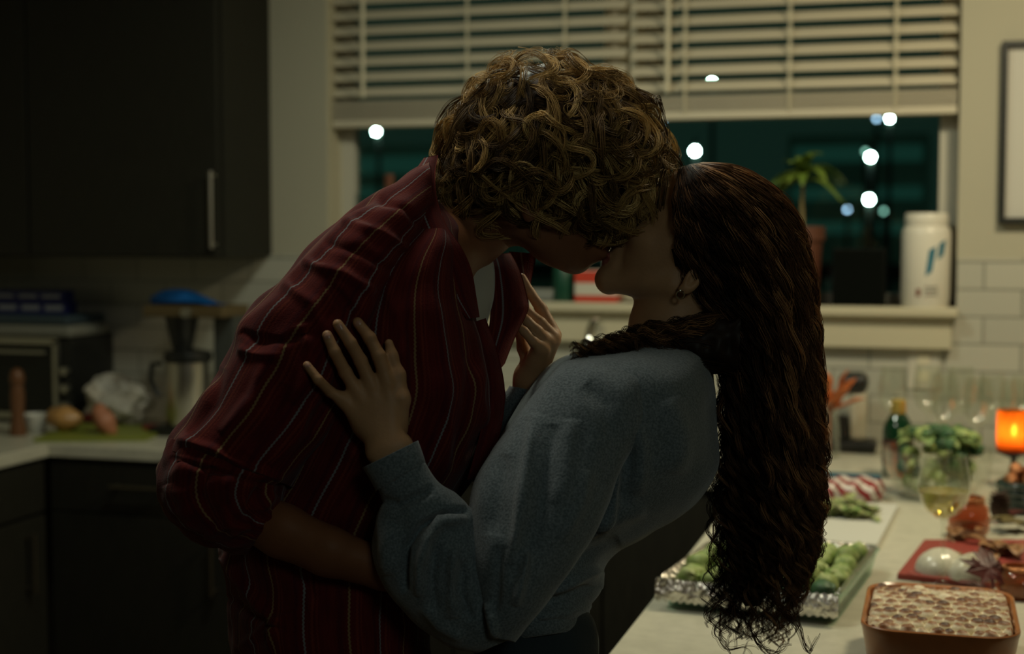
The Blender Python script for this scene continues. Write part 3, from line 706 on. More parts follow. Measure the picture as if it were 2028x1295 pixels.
def maple(px, py, size, m, label, z, tiltx=.15, rz=.4, stand=False, name='maple_leaf', axis=None):
    c = at_z(px, py, z) if not isinstance(px, tuple) else px
    pts = [(0, -.9), (.06, -.45), (.42, -.62), (.36, -.38), (.92, -.22), (.70, -.02), (.98, .32), (.58, .26), (.50, .46), (.26, .24), (.34, .78), (.16, .70), (0, 1.05)]
    poly = pts + [(-x, y) for x, y in pts[-2:0:-1]]
    r = tag(MB().build(name, None) if False else bpy.data.objects.new(name, bpy.data.meshes.new(name)), label, 'leaf')
    scene.collection.objects.link(r)
    M = Matrix.Rotation(rz, 3, 'Z') @ Matrix.Rotation(tiltx, 3, 'X') @ Matrix.Rotation(.25, 3, 'Y')
    n = len(poly); vs = []; fs = []
    for s_, zo in ((1, .0006), (1, -.0006)):
        vs.append(M @ Vector((0, 0, zo)))
        for ring in (.5, 1.0):
            for x, y in poly:
                x_, y_ = x*ring*size, y*ring*size; vs.append(M @ Vector((x_, y_, zo - .25*(x_*x_ + y_*y_)/size + .004*math.sin(x_*120))))
    k = 1 + 2*n
    for b0, fl_ in ((0, False), (k, True)):
        for i in range(n):
            i2 = (i + 1) % n; t = (b0, b0 + 1 + i, b0 + 1 + i2); fs.append(t[::-1] if fl_ else t)
            qd = (b0 + 1 + i, b0 + 1 + n + i, b0 + 1 + n + i2, b0 + 1 + i2); fs.append(qd[::-1] if fl_ else qd)
    for i in range(n): i2 = (i + 1) % n; fs.append((1 + n + i, k + 1 + n + i, k + 1 + n + i2, 1 + n + i2))
    lo = min((M @ Vector((x*size, y*size, -.25*size*(x*x + y*y)))).z for x, y in poly)
    off = Vector(tuple(c)) + (Vector((0, 0, -lo + .001)) if not stand else Vector((0, 0, 0)))
    r.data.from_pydata([tuple(v + off) for v in vs], [], fs); r.data.materials.append(m); r.data.update()
    return r
M_leafr = mat('dark_red_leaf', (0.085, 0.012, 0.010), .5, vary=.4, vscale=40)
M_leafo = mat('orange_leaf', (0.62, 0.17, 0.045), .5, vary=.35, vscale=40)
M_olive = mat('olive_leaf', (0.13, 0.10, 0.03), .55, vary=.4, vscale=40)
M_pine = mat('pinecone_brown', (0.05, 0.022, 0.012), .7)
maple(1960, 1168, .048, M_leafr, 'dark red maple leaf leaning on the right onion half', CT + .012, .75, .3)
maple(1930, 1172, .030, M_leafr, 'small dark red maple leaf between wine glass stem and casserole', CT + .001, .2, 1.4)
maple(2005, 1052, .055, M_olive, 'olive brown leaf lying beside the pinecone at the right edge', CT + .001, .1, .9)
maple(2020, 1032, .045, M_leafr, 'dark red leaf under the ribbed dark bowl', CT + .001, .15, 2.2)
# pinecone
c = at_z(1978, 1035, CT + .001); mb = MB().ball((c[0], c[1], CT + .030), (.018, .018, .026), 14, 10)
for k in range(70):
    t = (k + .5)/70; a = k*2.4; zz = .052*(1 - t) ; rad = .023*math.sin(math.pi*min(.98, t*.85 + .12)); 
    leaf(mb, (c[0] + rad*.55*math.cos(a), c[1] + rad*.55*math.sin(a), CT + .006 + zz), .014, .006, a, .45, -.2, 3)
tag(mb.build('pinecone', M_pine), 'dark brown pinecone beside the amber glass jar', 'pinecone')

# ---------------------------------------------------------------- amber jars, dark ribbed bowl, candle
M_amber = glass_mat('amber_glass', (.80, .42, .20), .05, 1.2, .12)
M_copper = mat('copper_glitter', (0.50, 0.22, 0.10), .3, metal=.9, bump=.8, bscale=120)
M_wax2 = mat('brown_wax', (.20, .08, .03), .4)
def jar(px, py, wpx, hpx, label):
    c = at_z(px, py, CT); s = mpp(c); R = wpx/2*s; hh = hpx*s
    r = thing('amber_jar', label, 'candle jar', (c[0], c[1], CT))
    MB().lathe((c[0], c[1], CT), [(R*.72, .001), (R*.95, hh*.15), (R, hh*.45), (R*.90, hh*.75), (R*.74, hh*.86), (R*.70, hh*.84), (R*.85, hh*.72), (R*.94, hh*.45), (R*.88, hh*.17)], 32).build('jar_glass', M_amber, r, smooth=True)
    MB().lathe((c[0], c[1], CT), [(R*.70, hh*.84), (R*.76, hh*.88), (R*.76, hh*.98), (R*.70, hh), (R*.66, hh), (R*.66, hh*.86)], 32).build('copper_rim', M_copper, r, smooth=True)
    MB().lathe((c[0], c[1], CT), [(R*.80, hh*.10), (R*.86, hh*.3), (R*.70, hh*.35)], 28).build('candle_wax', M_wax2, r, smooth=True)
jar(1918, 1063, 80, 80, 'amber glass candle jar with copper rim behind the left onion half')
jar(2020, 1182, 92, 62, 'low amber candle jar at right edge behind the casserole')
M_dkg = mat('dark_green_glaze', (0.012, 0.032, 0.028), .25, coat=.6)
c = at_z(2022, 1016, CT); s = mpp(c)
r = thing('ribbed_bowl', 'dark green ribbed bowl of copper baubles at the right edge', 'bowl', (c[0], c[1], CT))
pr = [(.030, .001)] + [(.030 + .022*math.sin(t*1.5)**.8 + .0018*math.cos(t*28), .004 + t*.065) for t in np.linspace(.02, 1, 30)] + [(.046, .070), (.040, .03)]
MB().lathe((c[0], c[1], CT), pr, 40).build('bowl_body', M_dkg, r, smooth=True)
for k, (dx, dy, dz) in enumerate(((-.022, -.012, .072), (.015, -.02, .074), (.0, .018, .075), (-.012, .0, .092), (.018, .006, .090))):
    o = MB().ball((c[0] + dx, c[1] + dy, CT + dz), .016, 16, 10).build('copper_bauble', M_copper, smooth=True); tag(o, 'copper bauble piled in the dark green ribbed bowl', 'bauble', 'copper baubles in the ribbed bowl')
M_candleglass = bpy.data.materials.new('glowing_candle_glass'); M_candleglass.use_nodes = True
nt = M_candleglass.node_tree; bs = nt.nodes['Principled BSDF']; bs.inputs['Base Color'].default_value = (.9, .42, .12, 1); bs.inputs['Roughness'].default_value = .4
nt.nodes.remove(bs); t1 = nt.nodes.new('ShaderNodeBsdfTranslucent'); t1.inputs[0].default_value = (.95, .42, .12, 1); t2 = nt.nodes.new('ShaderNodeBsdfTransparent'); t2.inputs[0].default_value = (1, .62, .28, 1)
mx = nt.nodes.new('ShaderNodeMixShader'); mx.inputs[0].default_value = .7; nt.links.new(t2.outputs[0], mx.inputs[1]); nt.links.new(t1.outputs[0], mx.inputs[2]); nt.links.new(mx.outputs[0], nt.nodes['Material Output'].inputs[0])
M_flame = mat('candle_flame', (1, .6, .2), emit=(1, .55, .16), estr=60)
M_wax = mat('candle_wax', (.75, .55, .3), .5)
c = at_z(2006, 968, CT); s = mpp(c); zb = CT + (968 - 892)*s; zt_ = CT + (968 - 812)*s; R = 33*s
r = thing('candle_holder', 'glowing amber candle glass on a dark pedestal at right', 'candle', (c[0], c[1], CT))
MB().lathe((c[0], c[1], CT), [(R*.9, .001), (R*.9, .006), (R*.3, .014), (.006, .03), (.006, zb - CT - .018), (R*.8, zb - CT - .008), (R*1.05, zb - CT - .002), (R*1.05, zb - CT)], 32).build('pedestal', M_black, r, smooth=True)
o = MB().lathe((c[0], c[1], 0), [(R*.92, zb + .001), (R, zb + .006), (R, zt_), (R - .002, zt_), (R - .002, zb + .008), (R*.9, zb + .003)], 36).build('candle_glass', M_candleglass, r, smooth=True)
MB().lathe((c[0], c[1], 0), [(R*.55, zb + .004), (R*.55, zb + .030), (R*.50, zb + .032)], 24).build('wax_candle', M_wax, r, smooth=True)
MB().ball((c[0], c[1], zb + .048), (.005, .005, .014), 12, 10).build('flame', M_flame, r, smooth=True)
l = bpy.data.lights.new('candle_flame_light', 'POINT'); l.energy = .55; l.color = (1, .48, .14); l.shadow_soft_size = .008
lo = bpy.data.objects.new('candle_flame_light', l); scene.collection.objects.link(lo); lo.location = (c[0], c[1], zb + .05)

# ---------------------------------------------------------------- back right appliance, orange leaf
c = at_z(1690, 893, CT); s = mpp(c); ax, ay = c[0], c[1]
M_cream = mat('cream_plastic', (0.50, 0.46, 0.36), .35)
r = thing('electric_can_opener', 'black and cream upright kitchen gadget near the orange leaf', 'kitchen appliance', (ax, ay, CT))
MB().box((ax, ay, CT + .017), (.125, .10, .032), bev=.01).build('base', M_black, r)
MB().box((ax + .012, ay + .005, CT + .10), (.045, .08, .14), bev=.015).build('column', M_cream, r)
MB().box((ax - .002, ay - .0, CT + .188), (.078, .09, .055), bev=.02).build('head', M_black, r)
MB().cyl((ax - .03, ay - .02, CT + .035), (ax - .03, ay - .02, CT + .10), .022, .018, 20).build('jug', M_black, r, smooth=True)
c = at_z(1642, 905, CT); s = mpp(c)
r = thing('glass_vase', 'clear glass vase holding the orange leaves beside the long hair', 'vase', (c[0], c[1], CT))
MB().lathe((c[0], c[1], CT), [(.026, .001), (.030, .01), (.026, .08), (.022, .13), (.026, .15), (.024, .15), (.020, .13), (.024, .08), (.027, .012)], 28).build('vase_glass', M_clear, r, smooth=True)
mb = MB()
for k, (az, el, L) in enumerate(((0, 1.2, .13), (.5, .9, .12), (3.3, 1.3, .13), (.0, .45, .10), (2.6, 1.1, .11), (5.4, .8, .11), (4.2, 1.25, .13))):
    leaf(mb, (c[0], c[1], CT + .12), L, .024, az, el, .05, 7, lobes=3)
    mb.cyl((c[0], c[1], CT + .01), (c[0] + .004*math.cos(az), c[1] + .004*math.sin(az), CT + .135), .0015, n=5)
o = mb.build('orange_leaf_sprig', M_leafo, smooth=True); tag(o, 'sprig of pointed orange autumn leaves standing in a glass vase', 'leaf sprig'); o.modifiers.new('t', 'SOLIDIFY').thickness = .0008
# ================================================================ ON THE SILL
SZ = WZ0 + .0005
M_tub = mat('white_tub_plastic', (0.66, 0.63, 0.54), .35); M_blue = mat('teal_blue_print', (0.004, 0.13, 0.20), .4); M_brownp = mat('brown_print', (.16, .04, .02), .5)
cx = float((at_y(1785, 520, WY + .005)[0] + at_y(1883, 520, WY + .005)[0])/2); R = float(at_y(1883, 520, WY + .005)[0] - at_y(1785, 520, WY + .005)[0])/2
cy = WY + .005; ht = float(at_y(1834, 422, cy)[2]) - SZ
r = thing('supplement_tub', 'large white plastic tub with blue slanted stripes on the window sill', 'tub', (cx, cy, SZ))
MB().lathe((cx, cy, SZ), [(R*.93, 0), (R*.97, .006), (R*.97, .02), (R, .024), (R, ht*.78), (R*.95, ht*.83), (R*.84, ht*.87)], 48).build('tub_body', M_tub, r, smooth=True)
MB().lathe((cx, cy, SZ), [(R*.86, ht*.86), (R*.88, ht*.88), (R*.88, ht*.985), (R*.84, ht)], 48).build('screw_lid', M_tub, r, smooth=True)
def on_cyl(poly, m, name, parent, rr):
    """polygon in label coordinates (angle from camera-facing, height) wrapped on the tub"""
    base = math.atan2(-cy, -cx)
    vs = []; fs = []
    (a0, z0), (a1, z1), (a2, z2), (a3, z3) = poly; n = 8
    for i in range(n + 1):
        t = i/n
        for (pa, pz_), (qa, qz) in (((a0, z0), (a1, z1)), ((a3, z3), (a2, z2))):
            a = base + pa + (qa - pa)*t; z = pz_ + (qz - pz_)*t
            for q in (rr, rr + .0006): vs.append((cx + q*math.cos(a), cy + q*math.sin(a), SZ + z))
    for i in range(n):
        b0 = i*4; b1 = b0 + 4
        fs += [(b0 + 1, b1 + 1, b1 + 3, b0 + 3), (b0, b0 + 1, b1 + 1, b1)[::-1], (b0 + 2, b0 + 3, b1 + 3, b1 + 2)]
    return MB().add(vs, fs).build(name, m, parent)
# slanted stripes of the emblem: (corner angle, height) bottom-left, bottom-right, top-right, top-left
on_cyl(((-.02, ht*.33), (.24, ht*.38), (.42, ht*.65), (.12, ht*.61)), M_blue, 'emblem_stripe', r, R)
on_cyl(((.46, ht*.50), (.76, ht*.56), (.90, ht*.72), (.56, ht*.68)), M_blue, 'emblem_stripe', r, R)
on_cyl(((-.38, ht*.12), (-.20, ht*.12), (-.20, ht*.20), (-.38, ht*.20)), M_brownp, 'brown_mark', r, R)
for k in range(3): on_cyl(((-.05, ht*(.13 + .04*k)), (.50, ht*(.13 + .04*k)), (.50, ht*(.145 + .04*k)), (-.05, ht*(.145 + .04*k))), M_steel, 'print_line', r, R)
x0, x1 = at_y(1650, 540, WY + .02)[0], at_y(1754, 540, WY + .02)[0]; hb = at_y(1700, 492, WY)[2] - SZ
r = thing('speaker_box', 'square black box on the sill left of the white tub', 'speaker', ((x0 + x1)/2, WY + .02, SZ))
MB().box(((x0 + x1)/2, WY + .03, SZ + hb/2), (x1 - x0, .10, hb), bev=.004).build('speaker_body', mat('matt_black_case', (.005, .006, .005), .8, spec=.1), r)
MB().box(((x0 + x1)/2, WY - .0215, SZ + hb/2), (x1 - x0 - .012, .003, hb - .012), bev=.001).build('grille', mat('speaker_cloth', (.004, .005, .004), .95, spec=.05, bump=.4, bscale=600), r)
# plant
c = at_y(1588, 600, WY + .02); px_, pw = c[0], .062
M_pot = mat('brown_clay_pot', (0.10, 0.035, 0.018), .6); M_soil = mat('soil', (.02, .014, .01), .9); M_stem = mat('plant_stem', (.22, .17, .07), .6)
M_pl = mat('bright_plant_leaf', (0.16, 0.23, 0.03), .45, vary=.6, vscale=18, col2=(.06, .12, .02))
r = thing('potted_plant', 'leafy green plant in brown pot on the sill behind the long hair', 'plant', (px_, WY + .03, SZ))
zp = float(at_y(1590, 448, WY)[2]) - SZ
MB().lathe((px_, WY + .03, SZ), [(pw*.62, 0), (pw*.72, .01), (pw*.88, zp*.8), (pw, zp*.82), (pw, zp), (pw*.9, zp), (pw*.86, zp*.9)], 32).build('pot', M_pot, r, smooth=True)
MB().lathe((px_, WY + .03, SZ), [(pw*.84, zp*.88), (pw*.84, zp*.91)], 24).build('soil', M_soil, r)
zc_ = float(at_y(1590, 352, WY)[2])
MB().tube([(px_, WY + .03, SZ + zp*.85), (px_ - .004, WY + .03, SZ + zp + .06), (px_, WY + .02, zc_)], [.007, .006, .005], 8).build('stem', M_stem, r, smooth=True)
for k in range(30):
    a = k*2.4 + rnd.uniform(-.2, .2); el = rnd.uniform(.0, 1.25); mb = MB(); L = rnd.uniform(.10, .155)
    leaf(mb, (px_, WY + .02, zc_ + rnd.uniform(-.015, .02)), L, rnd.uniform(.013, .022), a, el, .75 if el < .8 else .55, 9)
    o = mb.build('leaf', M_pl, r, smooth=True); o.modifiers.new('t', 'SOLIDIFY').thickness = .0008
# carton and tin left of the chin
M_carton = bpy.data.materials.new('red_white_carton'); M_carton.use_nodes = True
nt = M_carton.node_tree; bs = nt.nodes['Principled BSDF']; tc = nt.nodes.new('ShaderNodeTexCoord'); sp = nt.nodes.new('ShaderNodeSeparateXYZ'); mt = nt.nodes.new('ShaderNodeMath'); mt.operation = 'MULTIPLY'; mt.inputs[1].default_value = 14.0
m2 = nt.nodes.new('ShaderNodeMath'); m2.operation = 'FRACT'; cr = nt.nodes.new('ShaderNodeValToRGB'); cr.color_ramp.interpolation = 'CONSTANT'
cr.color_ramp.elements[0].color = (.50, .045, .02, 1); cr.color_ramp.elements[1].position = .5; cr.color_ramp.elements[1].color = (.55, .53, .45, 1)
nt.links.new(tc.outputs['Object'], sp.inputs[0]); nt.links.new(sp.outputs[2], mt.inputs[0]); nt.links.new(mt.outputs[0], m2.inputs[0]); nt.links.new(m2.outputs[0], cr.inputs[0]); nt.links.new(cr.outputs[0], bs.inputs['Base Color'])
x0, x1 = at_y(1142, 560, WY)[0], at_y(1225, 560, WY)[0]
hz_ = at_y(1180, 535, WY)[2] - SZ
tag(MB().box(((x0 + x1)/2, WY + .01, SZ + hz_/2), (x1 - x0, .07, hz_), bev=.002).build('food_carton', M_carton), 'red and white striped carton on the sill below the kissing lips', 'carton')
x0, x1 = at_y(1094, 560, WY)[0], at_y(1134, 560, WY)[0]; hz_ = at_y(1110, 528, WY)[2] - SZ
tag(MB().lathe(((x0 + x1)/2, WY + .01, SZ), [((x1 - x0)/2*.95, 0), ((x1 - x0)/2, .003), ((x1 - x0)/2, hz_ - .003), ((x1 - x0)/2*.93, hz_)], 28).build('small_tin', mat('dark_green_tin', (.01, .06, .035), .35), smooth=True), 'small dark green tin on the sill behind the chin', 'tin')
# small things in the left window
c = at_y(772, 520, WY + .03)
r = thing('amber_bottle', 'small brown bottle on the sill in the left window', 'bottle', (c[0], WY + .03, SZ))
hb = float(at_y(772, 345, WY + .03)[2]) - SZ
MB().lathe((c[0], WY + .03, SZ), [(.026, 0), (.028, .005), (.028, hb*.55), (.012, hb*.68), (.011, hb*.88)], 24).build('bottle_body', mat('brown_bottle_glass', (.03, .012, .006), .2), r, smooth=True)
MB().lathe((c[0], WY + .03, SZ), [(.015, hb*.86), (.015, hb)], 20).build('cap', mat('orange_cap', (.14, .045, .02), .5), r, smooth=True)

# ================================================================ LEFT BACK COUNTER
c = at_z(205, 848, CT); s = mpp(c)
M_lime = mat('lime_board', (0.20, 0.23, 0.035), .45)
q = [at_z(*k, CT + .011) for k in ((66, 868), (290, 866), (345, 842), (150, 838))]
o = MB().prism([k - np.array([0, 0, .010]) for k in q], (0, 0, .010)).build('cutting_board', M_lime); tag(o, 'yellow green cutting board on the back counter beside the toaster oven', 'cutting board')
M_pot_s = mat('potato_skin', (0.42, 0.20, 0.075), .5, vary=.3, vscale=25)
def tuber(px, py, wpx, hpx, label, rz, name='sweet_potato', m=None, zo=.012, cat='potato'):
    c = at_z(px, py, CT + zo); s = mpp(c); R = wpx/2*s; Rz = hpx/2*s
    M = Matrix.Rotation(rz, 3, 'Y')
    o = MB().ball((c[0], c[1], CT + zo + Rz), (R, Rz*1.05, Rz), 28, 18, M=M, fn=lambda q: 1 + .05*math.sin(3*q.x*2 + 1) + .04*math.sin(5*q.y + q.z*3)).build(name, m or M_pot_s, smooth=True)
    tag(o, label, cat)
tuber(128, 852, 76, 48, 'round orange brown onion on the lime cutting board', .1, 'brown_onion', mat('orange_onion_skin', (.50, .27, .09), .35, vary=.25, vscale=20), cat='onion')
# crumpled bag with sweet potatoes
M_bag = mat('crumpled_white_bag', (0.72, 0.66, 0.56), .4, vary=.35, vscale=18, bump=.5, bscale=45)
c = at_z(236, 841, CT + .0); s = mpp(c); vs = []; fs = []; nu, nv = 44, 24
for j in range(nv + 1):
    th = math.pi*j/nv
    for i in range(nu):
        a = 2*math.pi*i/nu; q = np.array([math.sin(th)*math.cos(a), math.sin(th)*math.sin(a), math.cos(th)])
        k = 1 + .16*math.sin(3*a + 4*q[2]) + .12*math.sin(7*a - 5*q[2] + 1) + .10*abs(math.sin(5*a + 9*q[2])) - .12*abs(math.sin(2*a + 1))
        zz = q[2]*46*s*k*(1.0 - .25*q[0])
        vs.append((c[0] + q[0]*68*s*k, c[1] + q[1]*.07*k, CT + .002 + max(0, 44*s + zz)))
for j in range(nv):
    for i in range(nu): fs.append((j*nu + i, (j + 1)*nu + i, (j + 1)*nu + (i + 1) % nu, j*nu + (i + 1) % nu))
r = tag(MB().add(vs, fs).build('produce_bag', M_bag, smooth=False), 'crumpled whitish plastic bag slumped behind the round brown onion', 'bag')
tuber(208, 852, 70, 40, 'peach coloured sweet potato poking out of the crumpled bag', 1.0, m=mat('peach_skin', (.42, .17, .09), .5, vary=.2, vscale=20), zo=.02)
M_redp = mat('red_plastic', (0.20, 0.015, 0.015), .4)
def rbox(px, py, wpx, hpx, dep, m, name, label, cat, z=CT + .001, rz=0, bev=.003):
    c = at_z(px, py, z); s = mpp(c); o = MB().box((c[0], c[1] + dep/2, z + hpx*s/2), (wpx*s, dep, hpx*s), rz=rz, bev=bev).build(name, m); tag(o, label, cat); return c, s
rbox(187, 835, 45, 15, .03, M_redp, 'red_packet', 'small red packet between the onion and crumpled bag', 'packet', z=CT + .012)
rbox(310, 858, 66, 14, .05, M_redp, 'red_handle_tool', 'red flat packet at the front edge of the counter by the shirt', 'packet')
rbox(270, 812, 150, 8, .10, mat('dark_green_mat', (.03, .05, .015), .7), 'folded_cloth', 'dark green cloth lying behind the lime cutting board', 'cloth')
M_wood = mat('brown_wood', (0.14, 0.06, 0.025), .4)
c = at_z(36, 862, CT); s = mpp(c)
r = thing('pepper_mill', 'brown wooden pepper mill in front of the toaster oven', 'pepper mill', (c[0], c[1], CT))
MB().lathe((c[0], c[1], CT), [(.024, .001), (.024, .02), (.018, .05), (.021, .12), (.017, .15)], 24).build('mill_body', M_wood, r, smooth=True)
MB().lathe((c[0], c[1], CT), [(.019, .152), (.022, .17), (.017, .19), (.006, .198)], 24).build('mill_head', M_wood, r, smooth=True)
c = at_z(72, 856, CT)
tag(MB().lathe((c[0], c[1], CT), [(.022, .001), (.036, .03), (.042, .055), (.039, .055), (.032, .03), (.02, .01)], 28).build('small_bowl', M_white_c, smooth=True), 'small white ceramic bowl between pepper mill and brown onion', 'bowl')
# toaster oven
c = at_y(150, 835, 3.80); ty = 3.93; tx1 = at_y(140, 700, ty)[0]; tw = .40
zt0 = CT + .012; th_ = float(at_y(100, 668, ty)[2]) - zt0
M_tsteel = mat('toaster_steel', (0.46, 0.45, 0.38), .35, metal=.9); M_dglass = mat('dark_oven_glass', (.006, .008, .007), .08)
r = thing('toaster_oven', 'steel framed toaster oven with black glass door in the left corner', 'toaster oven', (tx1 - tw/2, ty + .12, CT))
MB().box((tx1 - tw/2, ty + .128, zt0 + th_/2), (tw, .235, th_), bev=.006).build('oven_body', M_black, r)
b = MB(); fx0, fx1 = tx1 - tw, tx1 - .045; b.box(((fx0 + fx1)/2, ty + .002, zt0 + th_ - .012), (fx1 - fx0, .02, .020)).box(((fx0 + fx1)/2, ty + .002, zt0 + .012), (fx1 - fx0, .02, .020)).box((fx1 - .008, ty + .002, zt0 + th_/2), (.014, .02, th_ - .02)).box((fx0 + .006, ty + .002, zt0 + th_/2), (.012, .02, th_ - .02))
b.build('steel_frame', M_tsteel, r)
d = MB().box(((fx0 + fx1)/2, ty + .006, zt0 + th_/2), (fx1 - fx0 - .02, .008, th_ - .04)).build('oven_door', M_dglass, r)
MB().cyl((fx0 + .04, ty - .025, zt0 + th_ - .045), (fx1 - .03, ty - .025, zt0 + th_ - .045), .006, n=10).cyl((fx0 + .05, ty, zt0 + th_ - .045), (fx0 + .05, ty - .025, zt0 + th_ - .045), .004).cyl((fx1 - .04, ty, zt0 + th_ - .045), (fx1 - .04, ty - .025, zt0 + th_ - .045), .004).build('bar_handle', M_tsteel, d, smooth=True)
for k in range(3): MB().cyl((tx1 - .022, ty + .012, zt0 + .045 + k*.055), (tx1 - .022, ty - .010, zt0 + .045 + k*.055), .013, n=16).build('knob', M_tsteel, r, smooth=True)
for sx in (0, 1):
    for sy in (0, 1): MB().cyl((tx1 - tw + .03 + sx*(tw - .06), ty + .04 + sy*.17, CT), (tx1 - tw + .03 + sx*(tw - .06), ty + .04 + sy*.17, CT + .013), .01, n=10).build('foot', M_black, r)
zz = zt0 + th_ + .0005
def stack(h, w, d, m, name, label, cat, dx=0, bev=.006):
    global zz
    o = MB().box((tx1 - tw/2 + dx, ty + .11, zz + h/2), (w, d, h), bev=bev).build(name, m); tag(o, label, cat); zz += h + .0005; return o
stack(.036, tw + .01, .24, mat('grey_baking_tray', (.20, .20, .17), .4), 'baking_tray', 'grey baking tray lying on top of the toaster oven', 'tray', .0, .012)
stack(.030, tw - .02, .22, mat('blue_grey_pan', (.035, .055, .07), .4), 'roasting_pan', 'blue grey pan between grey tray and blue boxes', 'pan', .0, .010)
M_bluebox = mat('deep_blue_card', (.008, .014, .13), .4)
M_print_w = mat('pale_print', (.35, .36, .38), .5)
for k, (dx, h) in enumerate(((-.03, .038), (-.04, .034))):
    z0 = zz; o = stack(h, tw - .07, .06, M_bluebox, 'foil_box', ('lower', 'upper')[k] + ' deep blue cardboard roll box on the toaster oven stack', 'box', dx, .001)
    for j in range(3):
        MB().box((tx1 - tw/2 + dx - .05 + j*.085, ty + .0795, z0 + h*.5), (.065, .0008, h*(.42 if k == 0 else .3))).build('printed_band', M_print_w, o)
# coffee maker
yc_ = 3.86; c0 = at_y(378, 800, yc_); s = mpp(c0); cx_ = c0[0]
r = thing('coffee_maker', 'black drip coffee maker with steel carafe under the wall cabinet', 'coffee maker', (cx_, yc_, CT))
zof = lambda py: float(at_y(378, py, yc_)[2]); xof = lambda px: float(at_y(px, 700, yc_)[0])
MB().box(((xof(318) + xof(455))/2, yc_ + .02, CT + .014), (xof(455) - xof(318), .20, .026), bev=.006).build('base_plate', M_black, r)
MB().box((xof(440), yc_ + .06, (CT + .026 + zof(625))/2), (xof(462) - xof(420), .10, zof(625) - CT - .026), bev=.006).build('tower', mat('grey_tower', (.05, .055, .05), .3), r)
MB().box(((xof(306) + xof(462))/2, yc_ + .02, (zof(626) + zof(604))/2), (xof(462) - xof(306), .17, zof(604) - zof(626)), bev=.005).build('water_lid', mat('bronze_lid', (.10, .07, .03), .4), r)
MB().cyl((xof(395), yc_ - .068, zof(616)), (xof(395), yc_ - .085, zof(616)), .014, n=16).build('knob', M_tsteel, r, smooth=True)
MB().lathe((xof(365), yc_ - .01, 0), [(.030, zof(690)), (.050, zof(628)), (.052, zof(626))], 28).build('filter_basket', M_black, r, smooth=True)
MB().lathe((xof(376), yc_ - .01, 0), [(.068, zof(714)), (.072, zof(708)), (.068, zof(696)), (.03, zof(690))], 28).build('carafe_lid', M_black, r, smooth=True)
cf = MB().lathe((xof(374), yc_ - .01, 0), [(.060, CT + .028), (.064, CT + .034), (.064, zof(716)), (.060, zof(713))], 32).build('carafe', M_steel, r, smooth=True)
MB().tube([(xof(325), yc_ - .02, zof(720)), (xof(308), yc_ - .02, zof(722)), (xof(304), yc_ - .02, zof(755)), (xof(320), yc_ - .02, zof(785))], .008, 8).build('carafe_handle', M_black, cf, smooth=True)
# blue bag on top
vs = []; fs = []; nu, nv = 28, 26; x0, x1 = xof(316), xof(440); zb = zof(603) + .001
for i in range(nv + 1):
    t = i/nv; hh = (.042*math.sin(math.pi*min(1, .12 + t*1.0))**.6)*(1.1 - .75*t) + .003; ww = .05*(1 - .35*t)
    for j in range(nu):
        a = 2*math.pi*j/nu; k = 1 + .10*math.sin(5*a + 6*t) + .08*math.sin(11*t + 2*a)
        vs.append((x0 + (x1 - x0)*t, yc_ + .0 + ww*math.cos(a)*k, zb + max(0, hh*.5 + hh*.62*math.sin(a)*k)))
for i in range(nv):
    for j in range(nu): fs.append((i*nu + j, (i + 1)*nu + j, (i + 1)*nu + (j + 1) % nu, i*nu + (j + 1) % nu))
fs += [tuple(range(nu)), tuple(range(nv*nu, (nv + 1)*nu))[::-1]]
tag(MB().add(vs, fs).build('coffee_bag', mat('bright_blue_bag', (.008, .10, .34), .3, vary=.5, vscale=14), smooth=True), 'bright blue crumpled bag on top of the coffee maker', 'bag')

# ================================================================ SHAPING TOOLS FOR THE TWO PEOPLE
# figures are laid out in millimetre-like units (x right, y down, z away) around depth D0 and mapped to the room by P
D0 = 1.75; SC = FPX/D0
def Q(p):
    p = np.asarray(p, float); return P(p[..., 0], p[..., 1], D0 + p[..., 2]/SC)

